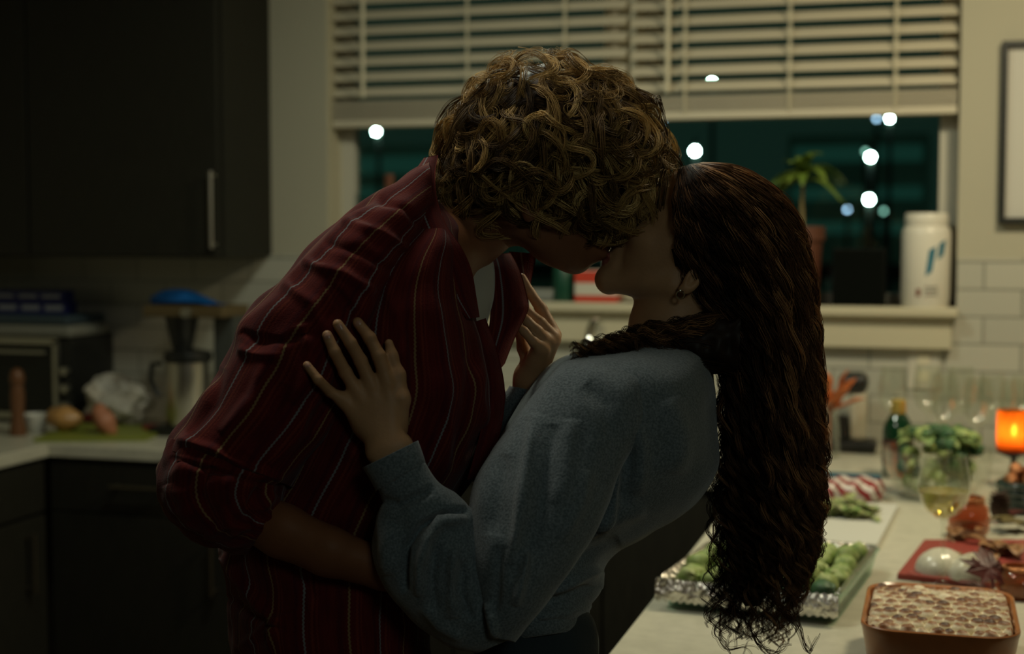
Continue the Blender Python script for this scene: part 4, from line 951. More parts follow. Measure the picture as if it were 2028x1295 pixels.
class Field:
    def __init__(s, lo, hi, h):
        s.lo = np.array(lo, float); s.h = h; s.n = np.ceil((np.array(hi) - s.lo)/h).astype(int) + 1
        s.D = np.full(tuple(s.n), 60.0, dtype=np.float32)
    def _sub(s, lo, hi, m):
        a = np.maximum(0, np.floor((np.array(lo) - m - s.lo)/s.h).astype(int)); b = np.minimum(s.n, np.ceil((np.array(hi) + m - s.lo)/s.h).astype(int) + 1)
        if np.any(b <= a): return None
        g = [s.lo[i] + s.h*np.arange(a[i], b[i]) for i in range(3)]
        X, Y, Z = np.meshgrid(*g, indexing='ij'); return tuple(slice(a[i], b[i]) for i in range(3)), X, Y, Z
    def _put(s, sl, d, k, op):
        A = s.D[sl]; d = d.astype(np.float32)
        if op == 'cut':
            d = -d; 
            if k > 0: hh = np.clip(.5 - .5*(A - d)/k, 0, 1); s.D[sl] = A*(1 - hh) + d*hh + k*hh*(1 - hh)
            else: s.D[sl] = np.maximum(A, d)
        else:
            if k > 0: hh = np.clip(.5 + .5*(A - d)/k, 0, 1); s.D[sl] = A*(1 - hh) + d*hh - k*hh*(1 - hh)
            else: s.D[sl] = np.minimum(A, d)
    def cap(s, a, b, ra, rb, k=10, op='add', sq=1.0):
        a = np.array(a, float); b = np.array(b, float); R = max(ra, rb)
        q = s._sub(np.minimum(a, b) - R/ min(1, sq), np.maximum(a, b) + R/min(1, sq), k + 3*s.h + 30)
        if q is None: return s
        sl, X, Y, Z = q; d = b - a; L2 = max(1e-6, d @ d)
        t = np.clip(((X - a[0])*d[0] + (Y - a[1])*d[1] + (Z - a[2])*d[2])/L2, 0, 1)
        dist = np.sqrt((X - a[0] - t*d[0])**2 + (Y - a[1] - t*d[1])**2 + ((Z - a[2] - t*d[2])/sq)**2) - (ra + (rb - ra)*t)
        s._put(sl, dist, k, op); return s
    def chain(s, pts, rs, k=10, sq=1.0):
        for i in range(len(pts) - 1): s.cap(pts[i], pts[i + 1], rs[i], rs[i + 1], k, sq=sq)
        return s
    def ell(s, c, r, ax=None, k=10, op='add'):
        """ellipsoid, ax: rows = local axes"""
        c = np.array(c, float); R = max(r); q = s._sub(c - R, c + R, k + 3*s.h + 30)
        if q is None: return s
        sl, X, Y, Z = q; X = X - c[0]; Y = Y - c[1]; Z = Z - c[2]
        if ax is not None:
            A = np.array(ax, float); X, Y, Z = A[0][0]*X + A[0][1]*Y + A[0][2]*Z, A[1][0]*X + A[1][1]*Y + A[1][2]*Z, A[2][0]*X + A[2][1]*Y + A[2][2]*Z
        k0 = np.sqrt((X/r[0])**2 + (Y/r[1])**2 + (Z/r[2])**2); k1 = np.sqrt((X/r[0]**2)**2 + (Y/r[1]**2)**2 + (Z/r[2]**2)**2) + 1e-9
        s._put(sl, k0*(k0 - 1)/k1, k, op); return s
    def mesh(s, smooth=2):
        D = s.D; I = D < 0; n = D.shape
        c = np.zeros(tuple(i - 1 for i in n), dtype=np.int8)
        for dx in (0, 1):
            for dy in (0, 1):
                for dz in (0, 1): c += I[dx:n[0] - 1 + dx, dy:n[1] - 1 + dy, dz:n[2] - 1 + dz]
        act = (c > 0) & (c < 8); ci = np.argwhere(act); idx = np.full(act.shape, -1, dtype=np.int64); idx[act] = np.arange(len(ci))
        acc = np.zeros((len(ci), 3)); cnt = np.zeros(len(ci))
        crn = [(a, b, d) for a in (0, 1) for b in (0, 1) for d in (0, 1)]
        val = {q: D[ci[:, 0] + q[0], ci[:, 1] + q[1], ci[:, 2] + q[2]] for q in crn}
        for q in crn:
            for ax in range(3):
                if q[ax] == 0:
                    w = list(q); w[ax] = 1; w = tuple(w); v0, v1 = val[q], val[w]; m = (v0 < 0) != (v1 < 0)
                    t = np.where(m, v0/(v0 - v1 + 1e-12), 0); p = np.tile(np.array(q, float), (len(ci), 1)); p[:, ax] = t
                    acc[m] += p[m]; cnt[m] += 1
        V = s.lo + s.h*(ci + acc/np.maximum(cnt, 1)[:, None]); F = []
        for ax in range(3):
            o1, o2 = [(1, 2), (2, 0), (0, 1)][ax]
            sl0 = [slice(None)]*3; sl1 = [slice(None)]*3; sl0[ax] = slice(0, n[ax] - 1); sl1[ax] = slice(1, n[ax])
            e = I[tuple(sl0)] != I[tuple(sl1)]; pts = np.argwhere(e)
            ok = (pts[:, o1] > 0) & (pts[:, o2] > 0) & (pts[:, o1] < n[o1] - 1) & (pts[:, o2] < n[o2] - 1); pts = pts[ok]
            flip = I[tuple(pts.T)]
            def cell(d1, d2): q = pts.copy(); q[:, o1] -= d1; q[:, o2] -= d2; return idx[tuple(q.T)]
            quad = np.stack([cell(1, 1), cell(0, 1), cell(0, 0), cell(1, 0)], 1)
            quad[~flip] = quad[~flip][:, ::-1]; F.append(quad)
        F = np.concatenate(F); F = F[(F >= 0).all(1)]
        for _ in range(smooth):
            A = np.zeros_like(V); C = np.zeros(len(V))
            for i in range(4):
                a, b = F[:, i], F[:, (i + 1) % 4]
                np.add.at(A, a, V[b]); np.add.at(C, a, 1); np.add.at(A, b, V[a]); np.add.at(C, b, 1)
            V = V*.5 + .5*A/np.maximum(C, 1)[:, None]
        return V, F

def cat(P_, n):
    """catmull-rom resample of rows"""
    P_ = np.asarray(P_, float); m = len(P_); t = np.linspace(0, m - 1, n); i = np.clip(t.astype(int), 0, m - 2); f = (t - i)[:, None]
    p0 = P_[np.maximum(i - 1, 0)]; p1 = P_[i]; p2 = P_[i + 1]; p3 = P_[np.minimum(i + 2, m - 1)]
    return .5*((2*p1) + (-p0 + p2)*f + (2*p0 - 5*p1 + 4*p2 - p3)*f*f + (-p0 + 3*p1 - 3*p2 + p3)*f**3)

def noise3(p, s, seed=0, oct=5):
    r = np.random.default_rng(seed); o = np.zeros(p.shape[:-1])
    for _ in range(oct*3):
        k = r.normal(size=3); k /= np.linalg.norm(k); o += np.sin(p @ k*2*np.pi/s*r.uniform(.6, 1.6) + r.uniform(0, 6.3))
    return o/math.sqrt(oct*3)

def pline(p2, poly):
    """distance in the x,y plane to a polyline, and parameter 0..1 along it"""
    poly = np.asarray(poly, float)[:, :2]; seg = np.diff(poly, axis=0); L = np.linalg.norm(seg, axis=1); cum = np.concatenate([[0], np.cumsum(L)])
    best = np.full(p2.shape[0], 1e9); par = np.zeros(p2.shape[0])
    for i in range(len(seg)):
        w = p2 - poly[i]; t = np.clip((w @ seg[i])/(L[i]**2 + 1e-9), 0, 1); d = np.linalg.norm(w - t[:, None]*seg[i], axis=1)
        m = d < best; best[m] = d[m]; par[m] = (cum[i] + t[m]*L[i])/cum[-1]
    return best, par

class Loft:
    """cloth tube through rows (ux,uy, lx,ly, z, b): two outline points, centre depth, half thickness"""
    def __init__(s, rows, nu=96, nv=160, e=2.3, closed=True):
        R = cat(rows, nv); s.nu, s.nv = nu, nv
        ph = np.linspace(0, 2*np.pi, nu, endpoint=False); s.ph = ph
        cs, sn = np.cos(ph), np.sin(ph); f = lambda x: np.sign(x)*np.abs(x)**(2/e)
        c = (R[:, 0:2] + R[:, 2:4])/2; hf = (R[:, 2:4] - R[:, 0:2])/2
        V = np.zeros((nv, nu, 3)); V[..., 0] = c[:, None, 0] + hf[:, None, 0]*f(cs); V[..., 1] = c[:, None, 1] + hf[:, None, 1]*f(cs)
        V[..., 2] = R[:, 4][:, None] + R[:, 5][:, None]*f(-sn)
        s.V = V; s.c = c; s.hf = hf; s.R = R; s.closed = closed
        L = np.concatenate([[0], np.cumsum(np.linalg.norm(np.diff(c, axis=0), axis=1))]); s.L = L
        # u: phi=0 at l side, increasing towards the camera face
        s.U = np.tile(ph[None], (nv, 1)); s.T = np.tile(L[:, None], (1, nu))
    def normals(s):
        V = s.V; du = np.roll(V, -1, 1) - np.roll(V, 1, 1); dv = np.gradient(V, axis=0); n = np.cross(du, dv); n /= np.linalg.norm(n, axis=-1, keepdims=True) + 1e-9
        cen = V.mean(1, keepdims=True); sg = np.sign(((V - cen)*n).sum(-1).mean()); return n*sg
    def ridge(s, poly, w, h, front=True, taper=.18):
        """raise (or sink, h<0) a fold along a line drawn on the side facing the room"""
        n = s.normals(); p = s.V.reshape(-1, 3); d, t = pline(p[:, :2], poly)
        tp = np.clip(t/taper, 0, 1)*np.clip((1 - t)/taper, 0, 1); tp = np.sqrt(tp)
        m = (n[..., 2] < .25).reshape(-1) if front else (n[..., 2] > -.25).reshape(-1)
        a = h*np.exp(-(d/w)**2)*tp*m; s.V += (a[:, None]*n.reshape(-1, 3)).reshape(s.V.shape); return s
    def wrinkle(s, amp, size, seed, anis=1.0):
        n = s.normals(); p = s.V.copy(); a = noise3(p, size, seed)*amp; s.V += a[..., None]*n; return s
    def rings(s, amp, lam, seed=0, lo=0, hi=1):
        """cross folds that run round the tube"""
        n = s.normals(); t = s.T; g = np.linspace(0, 1, s.nv)[:, None]; w = np.clip((g - lo)/.1, 0, 1)*np.clip((hi - g)/.1, 0, 1)
        r = np.random.default_rng(seed); a = 0
        for _ in range(3): a = a + np.sin(2*np.pi*t/(lam*r.uniform(.7, 1.4)) + r.uniform(-2, 2)*np.cos(s.U + r.uniform(0, 6)) + r.uniform(0, 6))
        s.V += (a*amp/1.7*w)[..., None]*n; return s
    def data(s, base=0):
        V = s.V.reshape(-1, 3); i = np.arange(s.nv*s.nu).reshape(s.nv, s.nu); j = np.roll(i, -1, 1)
        F = np.stack([i[:-1], j[:-1], j[1:], i[1:]], -1).reshape(-1, 4)
        if s.closed:
            V = np.concatenate([V, V.reshape(s.nv, s.nu, 3)[0].mean(0)[None], V.reshape(s.nv, s.nu, 3)[-1].mean(0)[None]])
            a = s.nv*s.nu; F = np.concatenate([F, np.stack([np.full(s.nu, a), j[0], i[0], np.full(s.nu, a)], 1)[:, [0, 1, 2, 2]], np.stack([np.full(s.nu, a + 1), i[-1], j[-1], j[-1]], 1)])
        return V, F

def quads_tris(F):
    out = []
    for f in F.tolist():
        g = []
        for q in f:
            if q not in g: g.append(q)
        if len(g) > 2: out.append(tuple(g))
    return out
def join(parts):
    """parts: list of (V,F[,UV]) -> joined"""
    Vs, Fs, Us, b = [], [], [], 0
    for q in parts:
        Vs.append(q[0]); Fs.append(q[1] + b); b += len(q[0]); Us.append(q[2] if len(q) > 2 else np.zeros((len(q[0]), 2)))
    return np.concatenate(Vs), np.concatenate(Fs), np.concatenate(Us)
def loft_uv(l, period, off=0.0, ref=None):
    """stripe coordinate: constant along the tube, period in the same units round it"""
    hf = np.linalg.norm(l.hf, axis=1); r = np.mean(hf) if ref is None else ref
    half = np.mean(np.linalg.norm(l.hf, axis=1)); b = np.mean(l.R[:, 5]); per = np.pi*(3*(r + b) - math.sqrt((3*r + b)*(r + 3*b)))
    # arc length round a mean ellipse
    ph = l.ph; cs = np.cos(ph)*r; sn = np.sin(ph)*b; nx = np.roll(cs, -1); ny = np.roll(sn, -1); al = np.concatenate([[0], np.cumsum(np.hypot(nx - cs, ny - sn))[:-1]])
    u = np.tile((al/period + off)[None], (l.nv, 1)); v = l.T/100
    uv = np.stack([u, v], -1).reshape(-1, 2)
    if l.closed: uv = np.concatenate([uv, uv[:1], uv[-1:]])
    return uv
def sheet(rows, nv=60, nu=24, thick=5.0, bulge=0.0):
    """thin double-sided cloth strip: rows (ax,ay,az, bx,by,bz)"""
    R = cat(rows, nv); t = np.linspace(0, 1, nu)[None, :, None]; V = R[:, None, 0:3]*(1 - t) + R[:, None, 3:6]*t
    V[..., 2] -= bulge*np.sin(np.pi*t[..., 0]); B = V.copy(); B[..., 2] += thick
    uv = np.stack([np.tile(t[..., 0], (nv, 1)), np.tile(np.linspace(0, nv/10, nv)[:, None], (1, nu))], -1)
    i = np.arange(nv*nu).reshape(nv, nu); m = nv*nu
    F = [np.stack([i[:-1, :-1], i[:-1, 1:], i[1:, 1:], i[1:, :-1]], -1).reshape(-1, 4), m + np.stack([i[:-1, :-1], i[1:, :-1], i[1:, 1:], i[:-1, 1:]], -1).reshape(-1, 4)]
    for e in (i[:, 0], i[:, -1], i[0], i[-1]): F.append(np.stack([e[:-1], e[1:], e[1:] + m, e[:-1] + m], 1))
    V2 = np.concatenate([V.reshape(-1, 3), B.reshape(-1, 3)]); return V2, np.concatenate(F), np.concatenate([uv.reshape(-1, 2)]*2)
def cloth(name, parts, m, parent, label=None):
    V, F, UV = join(parts); bad = (F[:, 2] == F[:, 3]).any() or (F[:, 0] == F[:, 3]).any()
    o = link_mesh(name, Q(V), F if not bad else quads_tris(F), m, parent, uvs=UV)
    if label: o['label'] = label
    return o

# ---------------------------------------------------------------- hair strands
def strands(paths, radii, tones, sides=3):
    """paths (N,S,3) room coordinates, radii (N,S) metres"""
    N, S, _ = paths.shape; t = np.gradient(paths, axis=1); t /= np.linalg.norm(t, axis=-1, keepdims=True) + 1e-12
    ref = np.array([.31, .87, .38]); u = np.cross(t, ref); u /= np.linalg.norm(u, axis=-1, keepdims=True) + 1e-9; w = np.cross(t, u)
    V = np.zeros((N, S, sides, 3)); 
    for k in range(sides):
        a = 2*np.pi*k/sides; V[:, :, k] = paths + radii[..., None]*(u*math.cos(a) + w*math.sin(a))
    i = np.arange(N*S*sides).reshape(N, S, sides); j = np.roll(i, -1, 2)
    F = np.stack([i[:, :-1], j[:, :-1], j[:, 1:], i[:, 1:]], -1).reshape(-1, 4)
    return V.reshape(-1, 3), F, np.repeat(tones, S*sides)
def locks(guides, nper, spread, tip, rad, tones, jit=.25, seed=1, clump=None):
    """guides (G,S,3) in figure units -> many strands per guide"""
    r = np.random.default_rng(seed); G, S, _ = guides.shape; s = np.linspace(0, 1, S)
    prof = (spread*(1 - s)**.6*(.35 + .65*np.minimum(1, s*5)) + tip)
    out = np.repeat(guides, nper, 0); off = r.normal(size=(G*nper, 1, 3)); off /= np.maximum(1, np.linalg.norm(off, axis=-1, keepdims=True)/1.5)
    ph = r.uniform(0, 6.3, (G*nper, 1, 3)); wob = np.sin(s[None, :, None]*r.uniform(3, 9, (G*nper, 1, 3)) + ph)
    out = out + off*prof[None, :, None]*.8 + wob*jit*spread*s[None, :, None]
    W_ = Q(out); rr = rad*(1 - .75*s[None]**2)*r.uniform(.6, 1.2, (G*nper, 1)); tn = np.clip(np.repeat(tones, nper) + r.normal(0, .09, G*nper), 0, 1)
    return strands(W_, np.broadcast_to(rr, W_.shape[:2]), tn)
def hair_mat(name, stops, rough=.52, aniso=.0):
    m = bpy.data.materials.new(name); m.use_nodes = True; nt = m.node_tree; b = nt.nodes['Principled BSDF']
    a = nt.nodes.new('ShaderNodeAttribute'); a.attribute_name = 'tone'; cr = nt.nodes.new('ShaderNodeValToRGB')
    cr.color_ramp.elements[0].position = stops[0][0]; cr.color_ramp.elements[0].color = (*stops[0][1], 1)
    cr.color_ramp.elements[1].position = stops[-1][0]; cr.color_ramp.elements[1].color = (*stops[-1][1], 1)
    for p, c in stops[1:-1]: e = cr.color_ramp.elements.new(p); e.color = (*c, 1)
    nt.links.new(a.outputs['Fac'], cr.inputs[0]); nt.links.new(cr.outputs[0], b.inputs['Base Color'])
    b.inputs['Roughness'].default_value = rough; b.inputs['Specular IOR Level'].default_value = .22; return m

# ================================================================ PEOPLE: MATERIALS
M_skin = mat('skin_fair', (0.52, 0.30, 0.155), .5, spec=.35, vary=.12, vscale=30, bump=.06, bscale=260)
M_skin.node_tree.nodes['Principled BSDF'].inputs['Subsurface Weight'].default_value = .08
M_skin.node_tree.nodes['Principled BSDF'].inputs['Subsurface Scale'].default_value = .01
M_skin_m = mat('skin_tanned', (0.26, 0.11, 0.05), .55, spec=.3, vary=.12, vscale=30, bump=.06, bscale=260)
M_nail = mat('fingernail', (0.52, 0.30, 0.22), .25)
M_lip = mat('lip', (0.36, 0.12, 0.09), .4)
M_tee = mat('white_tee_cotton', (0.55, 0.54, 0.46), .8, bump=.1, bscale=200)
M_denim = mat('dark_denim', (0.025, 0.04, 0.05), .8, bump=.2, bscale=500)
M_trous = mat('dark_trousers', (0.02, 0.02, 0.022), .85)
M_shoe = mat('shoe_leather', (0.03, 0.025, 0.02), .5)
M_silver = mat('silver', (.75, .72, .6), .2, metal=1)
# knit sweater: heathered grey blue
M_knit = bpy.data.materials.new('grey_blue_knit'); M_knit.use_nodes = True
nt = M_knit.node_tree; bs = nt.nodes['Principled BSDF']; bs.inputs['Roughness'].default_value = .9; bs.inputs['Sheen Weight'].default_value = .35; bs.inputs['Sheen Roughness'].default_value = .5; bs.inputs['Specular IOR Level'].default_value = .2
tc = nt.nodes.new('ShaderNodeTexCoord'); n1 = nt.nodes.new('ShaderNodeTexNoise'); n1.inputs['Scale'].default_value = 420; n1.inputs['Detail'].default_value = 3
cr = nt.nodes.new('ShaderNodeValToRGB'); cr.color_ramp.elements[0].position = .35; cr.color_ramp.elements[0].color = (.095, .125, .138, 1); cr.color_ramp.elements[1].position = .65; cr.color_ramp.elements[1].color = (.195, .240, .262, 1)
nt.links.new(tc.outputs['Object'], n1.inputs[0]); nt.links.new(n1.outputs[0], cr.inputs[0]); nt.links.new(cr.outputs[0], bs.inputs['Base Color'])
bp = nt.nodes.new('ShaderNodeBump'); bp.inputs['Strength'].default_value = .35; bp.inputs['Distance'].default_value = .002; nt.links.new(n1.outputs[0], bp.inputs['Height']); nt.links.new(bp.outputs[0], bs.inputs['Normal'])
# striped shirt: burgundy with soft darker bands and thin twisted white / straw threads
M_shirt = bpy.data.materials.new('burgundy_striped_flannel'); M_shirt.use_nodes = True
nt = M_shirt.node_tree; bs = nt.nodes['Principled BSDF']; bs.inputs['Roughness'].default_value = .9; bs.inputs['Specular IOR Level'].default_value = .15; bs.inputs['Sheen Weight'].default_value = .08
uv = nt.nodes.new('ShaderNodeUVMap'); uv.uv_map = 'UVMap'; sp = nt.nodes.new('ShaderNodeSeparateXYZ'); nt.links.new(uv.outputs[0], sp.inputs[0])
def MT(op, a, b_=None, c_=None):
    n = nt.nodes.new('ShaderNodeMath'); n.operation = op
    for i, q in enumerate((a, b_, c_)):
        if q is None: continue
        if isinstance(q, (int, float)): n.inputs[i].default_value = q
        else: nt.links.new(q, n.inputs[i])
    return n.outputs[0]
def MIX(f, a, b_):
    n = nt.nodes.new('ShaderNodeMix'); n.data_type = 'RGBA'
    if isinstance(f, (int, float)): n.inputs[0].default_value = f
    else: nt.links.new(f, n.inputs[0])
    for i, q in ((6, a), (7, b_)):
        if isinstance(q, tuple): n.inputs[i].default_value = (*q, 1)
        else: nt.links.new(q, n.inputs[i])
    return n.outputs[2]
U_, V_ = sp.outputs[0], sp.outputs[1]
tw = MT('MULTIPLY', MT('SINE', MT('MULTIPLY', V_, 75.0)), .010)
def line(off, w, soft=.4):
    d = MT('ABSOLUTE', MT('SUBTRACT', MT('FRACT', MT('ADD', MT('ADD', U_, tw), off)), .5))
    mr = nt.nodes.new('ShaderNodeMapRange'); nt.links.new(d, mr.inputs[0]); mr.inputs[1].default_value = w*(1 - soft); mr.inputs[2].default_value = w*(1 + soft); mr.inputs[3].default_value = 1; mr.inputs[4].default_value = 0
    return mr.outputs[0]
nz = nt.nodes.new('ShaderNodeTexNoise'); nz.inputs['Scale'].default_value = 3.0; nz.inputs['Detail'].default_value = 5; cx_ = nt.nodes.new('ShaderNodeCombineXYZ')
nt.links.new(MT('MULTIPLY', U_, 4.0), cx_.inputs[0]); nt.links.new(MT('MULTIPLY', V_, .5), cx_.inputs[1]); nt.links.new(cx_.outputs[0], nz.inputs[0])
base = MIX(nz.outputs[0], (.048, .005, .005), (.155, .017, .014))
base = MIX(MT('MULTIPLY', line(.22, .035), .55), base, (.20, .038, .018))
base = MIX(MT('MULTIPLY', line(.34, .02), .45), base, (.19, .032, .02))
base = MIX(MT('MULTIPLY', line(-.22, .06), .55), base, (.05, .006, .012))
alt = MT('GREATER_THAN', MT('FRACT', MT('MULTIPLY', MT('FLOOR', U_), .5)), .25)
thr = MIX(alt, (.22, .24, .25), (.27, .19, .09))
base = MIX(MT('MULTIPLY', line(0.0, .027), .85), base, thr)
nt.links.new(base, bs.inputs['Base Color'])
wn = nt.nodes.new('ShaderNodeTexNoise'); wn.inputs['Scale'].default_value = 520; tcc = nt.nodes.new('ShaderNodeTexCoord'); nt.links.new(tcc.outputs['Object'], wn.inputs[0])
bp = nt.nodes.new('ShaderNodeBump'); bp.inputs['Strength'].default_value = .25; bp.inputs['Distance'].default_value = .002; nt.links.new(wn.outputs[0], bp.inputs['Height']); nt.links.new(bp.outputs[0], bs.inputs['Normal'])
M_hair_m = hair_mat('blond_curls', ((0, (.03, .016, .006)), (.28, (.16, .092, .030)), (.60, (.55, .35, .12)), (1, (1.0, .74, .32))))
M_hair_w = hair_mat('dark_brown_curls', ((0, (.008, .005, .003)), (.28, (.050, .024, .011)), (.62, (.19, .09, .038)), (1, (.58, .31, .13))))

SP = 62.0    # stripe spacing
# ================================================================ THE STANDING PERSON IN THE STRIPED SHIRT
A0 = Q((650, 2960, 0))
man = thing('person', 'person with curly blond hair in a red striped shirt leaning forward to kiss', 'person', A0)
tors = Loft([(838, 405, 872, 405, 0, 120), (790, 450, 915, 455, 0, 220), (700, 525, 925, 520, 0, 275), (640, 600, 942, 600, 0, 300), (600, 700, 972, 700, 0, 310),
             (560, 800, 998, 790, 0, 310), (500, 920, 965, 900, 0, 285), (452, 1020, 905, 1000, 0, 258), (434, 1090, 865, 1095, 0, 240), (452, 1170, 852, 1180, 0, 240),
             (452, 1240, 850, 1260, 0, 248), (462, 1320, 856, 1340, 0, 255), (480, 1480, 862, 1500, 0, 262)], nu=220, nv=260, e=2.35)
for poly, w, h in (([(905, 480), (925, 600), (950, 720), (960, 850)], 9, 7), ([(850, 560), (880, 700), (890, 850), (870, 980)], 12, 6), ([(800, 620), (835, 760), (835, 900)], 12, -6),
                   ([(760, 560), (800, 660), (805, 780)], 11, 5), ([(930, 700), (925, 800), (900, 930)], 10, -6), ([(440, 1100), (500, 1180), (545, 1240), (530, 1290)], 10, 12),
                   ([(452, 1180), (500, 1220), (560, 1250)], 8, -9), ([(470, 1290), (540, 1230), (600, 1210)], 9, 7), ([(620, 1180), (640, 1260), (640, 1330)], 14, 6),
                   ([(740, 1190), (760, 1270), (750, 1340)], 14, -6), ([(690, 880), (760, 980), (800, 1040)], 14, 6), ([(560, 1110), (610, 1160), (650, 1230)], 12, -6)):
    tors.ridge(poly, w, h*1.3)
tors.wrinkle(3.0, 110, 3)
slv = Loft([(848, 316, 866, 455, -70, 100), (800, 349, 838, 480, -120, 118), (716, 401, 800, 545, -170, 128), (641, 461, 768, 605, -200, 132), (562, 546, 748, 680, -215, 130),
            (482, 624, 728, 748, -222, 126), (455, 690, 700, 800, -225, 122), (400, 784, 652, 868, -230, 118), (345, 856, 600, 930, -232, 116), (330, 890, 575, 962, -232, 112)], nu=200, nv=260, e=2.2)
for poly, w, h in (([(478, 655), (505, 672), (560, 676), (620, 655)], 8, -9), ([(470, 690), (500, 700), (560, 706)], 10, 7), ([(560, 560), (620, 600), (640, 660)], 12, 7), ([(600, 520), (680, 540), (740, 580)], 11, 8),
                   ([(640, 480), (720, 500), (780, 540)], 9, -7), ([(680, 440), (760, 460), (815, 500)], 10, 7), ([(745, 395), (800, 415), (835, 450)], 8, -6), ([(650, 560), (700, 620), (700, 680)], 9, -8),
                   ([(600, 640), (620, 720), (580, 800)], 14, 9), ([(530, 720), (500, 790), (440, 860)], 13, 9), ([(560, 760), (540, 830), (490, 890)], 11, -9), ([(620, 800), (580, 870), (530, 920)], 11, 8),
                   ([(440, 730), (420, 800), (370, 860)], 10, -7), ([(680, 700), (660, 780), (610, 860)], 11, -7), ([(350, 868), (420, 890), (500, 930), (560, 950)], 9, 10)):
    slv.ridge(poly, w, h*1.3)
slv.wrinkle(3.2, 80, 8).rings(2.2, 95, 4, .35, 1.0)
cuf = Loft([(338, 868, 588, 940, -232, 112), (322, 900, 568, 962, -232, 124), (313, 940, 560, 978, -232, 128), (314, 985, 560, 990, -230, 126), (345, 1040, 562, 1002, -228, 116),
            (400, 1076, 566, 1006, -226, 100), (455, 1092, 572, 1006, -224, 84), (488, 1094, 566, 1008, -222, 70)], nu=180, nv=150, e=2.2)
for poly, w, h in (([(335, 905), (400, 925), (470, 945), (560, 965)], 7, -10), ([(360, 900), (352, 960), (375, 1030)], 13, 8), ([(420, 920), (395, 980), (430, 1050)], 10, -10), ([(460, 940), (440, 1000), (470, 1060)], 11, 9),
                   ([(520, 960), (490, 1010), (500, 1060)], 9, -9), ([(545, 975), (520, 1010), (545, 1040)], 9, 8), ([(330, 960), (345, 1010), (400, 1060)], 10, 7), ([(400, 1060), (450, 1040), (520, 1045)], 9, 8)):
    cuf.ridge(poly, w, h)
cuf.wrinkle(3.5, 60, 21)
shirt = cloth('shirt', [(*tors.data(), loft_uv(tors, SP, .35))], M_shirt, man)
cloth('sleeve', [(*slv.data(), loft_uv(slv, SP, .15))], M_shirt, shirt)
cloth('rolled_cuff', [(*cuf.data(), loft_uv(cuf, SP, .15))], M_shirt, shirt)
# far sleeve, hidden behind the chest
fsl = Loft([(840, 400, 900, 480, 120, 100), (760, 470, 900, 600, 220, 110), (780, 640, 960, 640, 280, 100), (830, 800, 990, 790, 310, 95), (860, 900, 1000, 880, 300, 85)], nu=64, nv=60)
cloth('sleeve', [(*fsl.data(), loft_uv(fsl, SP, .1))], M_shirt, shirt)
# collar, near and far lapel, placket
V, F, UV = sheet([(840, 312, -70, 868, 306, -60), (822, 340, -130, 862, 345, -110), (814, 372, -165, 866, 395, -150), (826, 420, -195, 884, 445, -180), (845, 475, -215, 914, 490, -190), (868, 530, -225, 934, 535, -180), (893, 585, -222, 944, 590, -170), (925, 632, -205, 950, 628, -175)], 90, 20, 7, 10)
UV[:, 0] = UV[:, 0]*.9 + .28; UV[:, 1] *= .6
o = cloth('collar', [(V, F, UV)], M_shirt, shirt); o['label'] = 'turned down striped collar'
V, F, UV = sheet([(966, 505, 60, 1012, 500, 90), (970, 540, 20, 1030, 535, 60), (972, 600, -20, 1044, 585, 20), (968, 650, -60, 1046, 615, -10), (958, 710, -90, 1022, 665, -40), (950, 780, -110, 1000, 720, -80)], 60, 20, 7, 14)
UV[:, 0] = UV[:, 0]*1.2 + .1; cloth('lapel', [(V, F, UV)], M_shirt, shirt)
V, F, UV = sheet([(1008, 498, 120, 1062, 502, 130), (1014, 525, 110, 1060, 520, 125), (1030, 560, 90, 1052, 560, 110), (1040, 600, 60, 1046, 600, 80)], 40, 14, 6, 4)
UV[:, 0] = UV[:, 0]*.9 + .1; cloth('lapel', [(V, F, UV)], M_shirt, shirt)
V, F, UV = sheet([(930, 640, -150, 962, 630, -120), (952, 700, -165, 985, 695, -130), (962, 780, -170, 1000, 775, -130), (950, 860, -185, 990, 860, -150), (925, 950, -210, 960, 950, -180)], 60, 12, 6, 8)
UV[:, 0] = UV[:, 0]*.5 + .62; cloth('button_placket', [(V, F, UV)], M_shirt, shirt)
# tee shirt showing in the neck opening
V, F, UV = sheet([(900, 500, -60, 975, 510, 10), (915, 540, -90, 980, 540, -10), (925, 590, -120, 978, 590, -40), (935, 640, -130, 965, 640, -70), (940, 690, -130, 958, 690, -100)], 40, 16, 8, 8)
cloth('tee_shirt', [(V, F, UV)], M_tee, man)
# body
fb = Field((360, 380, -420), (1330, 2990, 420), 9)
fb.cap((850, 500, 0), (780, 760, 0), 105, 125, 20, sq=1.75).cap((780, 760, 0), (690, 1120, 0), 125, 118, 30, sq=1.6).cap((690, 1120, 0), (665, 1340, 0), 118, 128, 30, sq=1.6)
fb.chain([(960, 440, 0), (850, 520, 0)], [70, 80], 25)
fb.chain([(775, 520, -180), (450, 985, -232), (600, 1070, -278)], [72, 48, 36], 20)
fb.chain([(800, 520, 200), (930, 880, 305), (1120, 990, 285)], [70, 50, 38], 20)
for sz in (-1, 1):
    fb.chain([(670, 1370, sz*95), (710, 2130, sz*100), (670, 2870, sz*105)], [112, 74, 46], 25).cap((665, 2915, sz*105), (800, 2925, sz*120), 38, 30, 15)
parts = [fb.mesh(1)]
ff = Field((420, 940, -370), (1120, 1290, -120), 4)       # right forearm and hand round the waist
ff.chain([(470, 1005, -235), (560, 1052, -270), (650, 1092, -288), (760, 1128, -268), (850, 1152, -250)], [52, 53, 49, 40, 33], 14)
ff.ell((905, 1165, -245), (52, 36, 20), k=14)
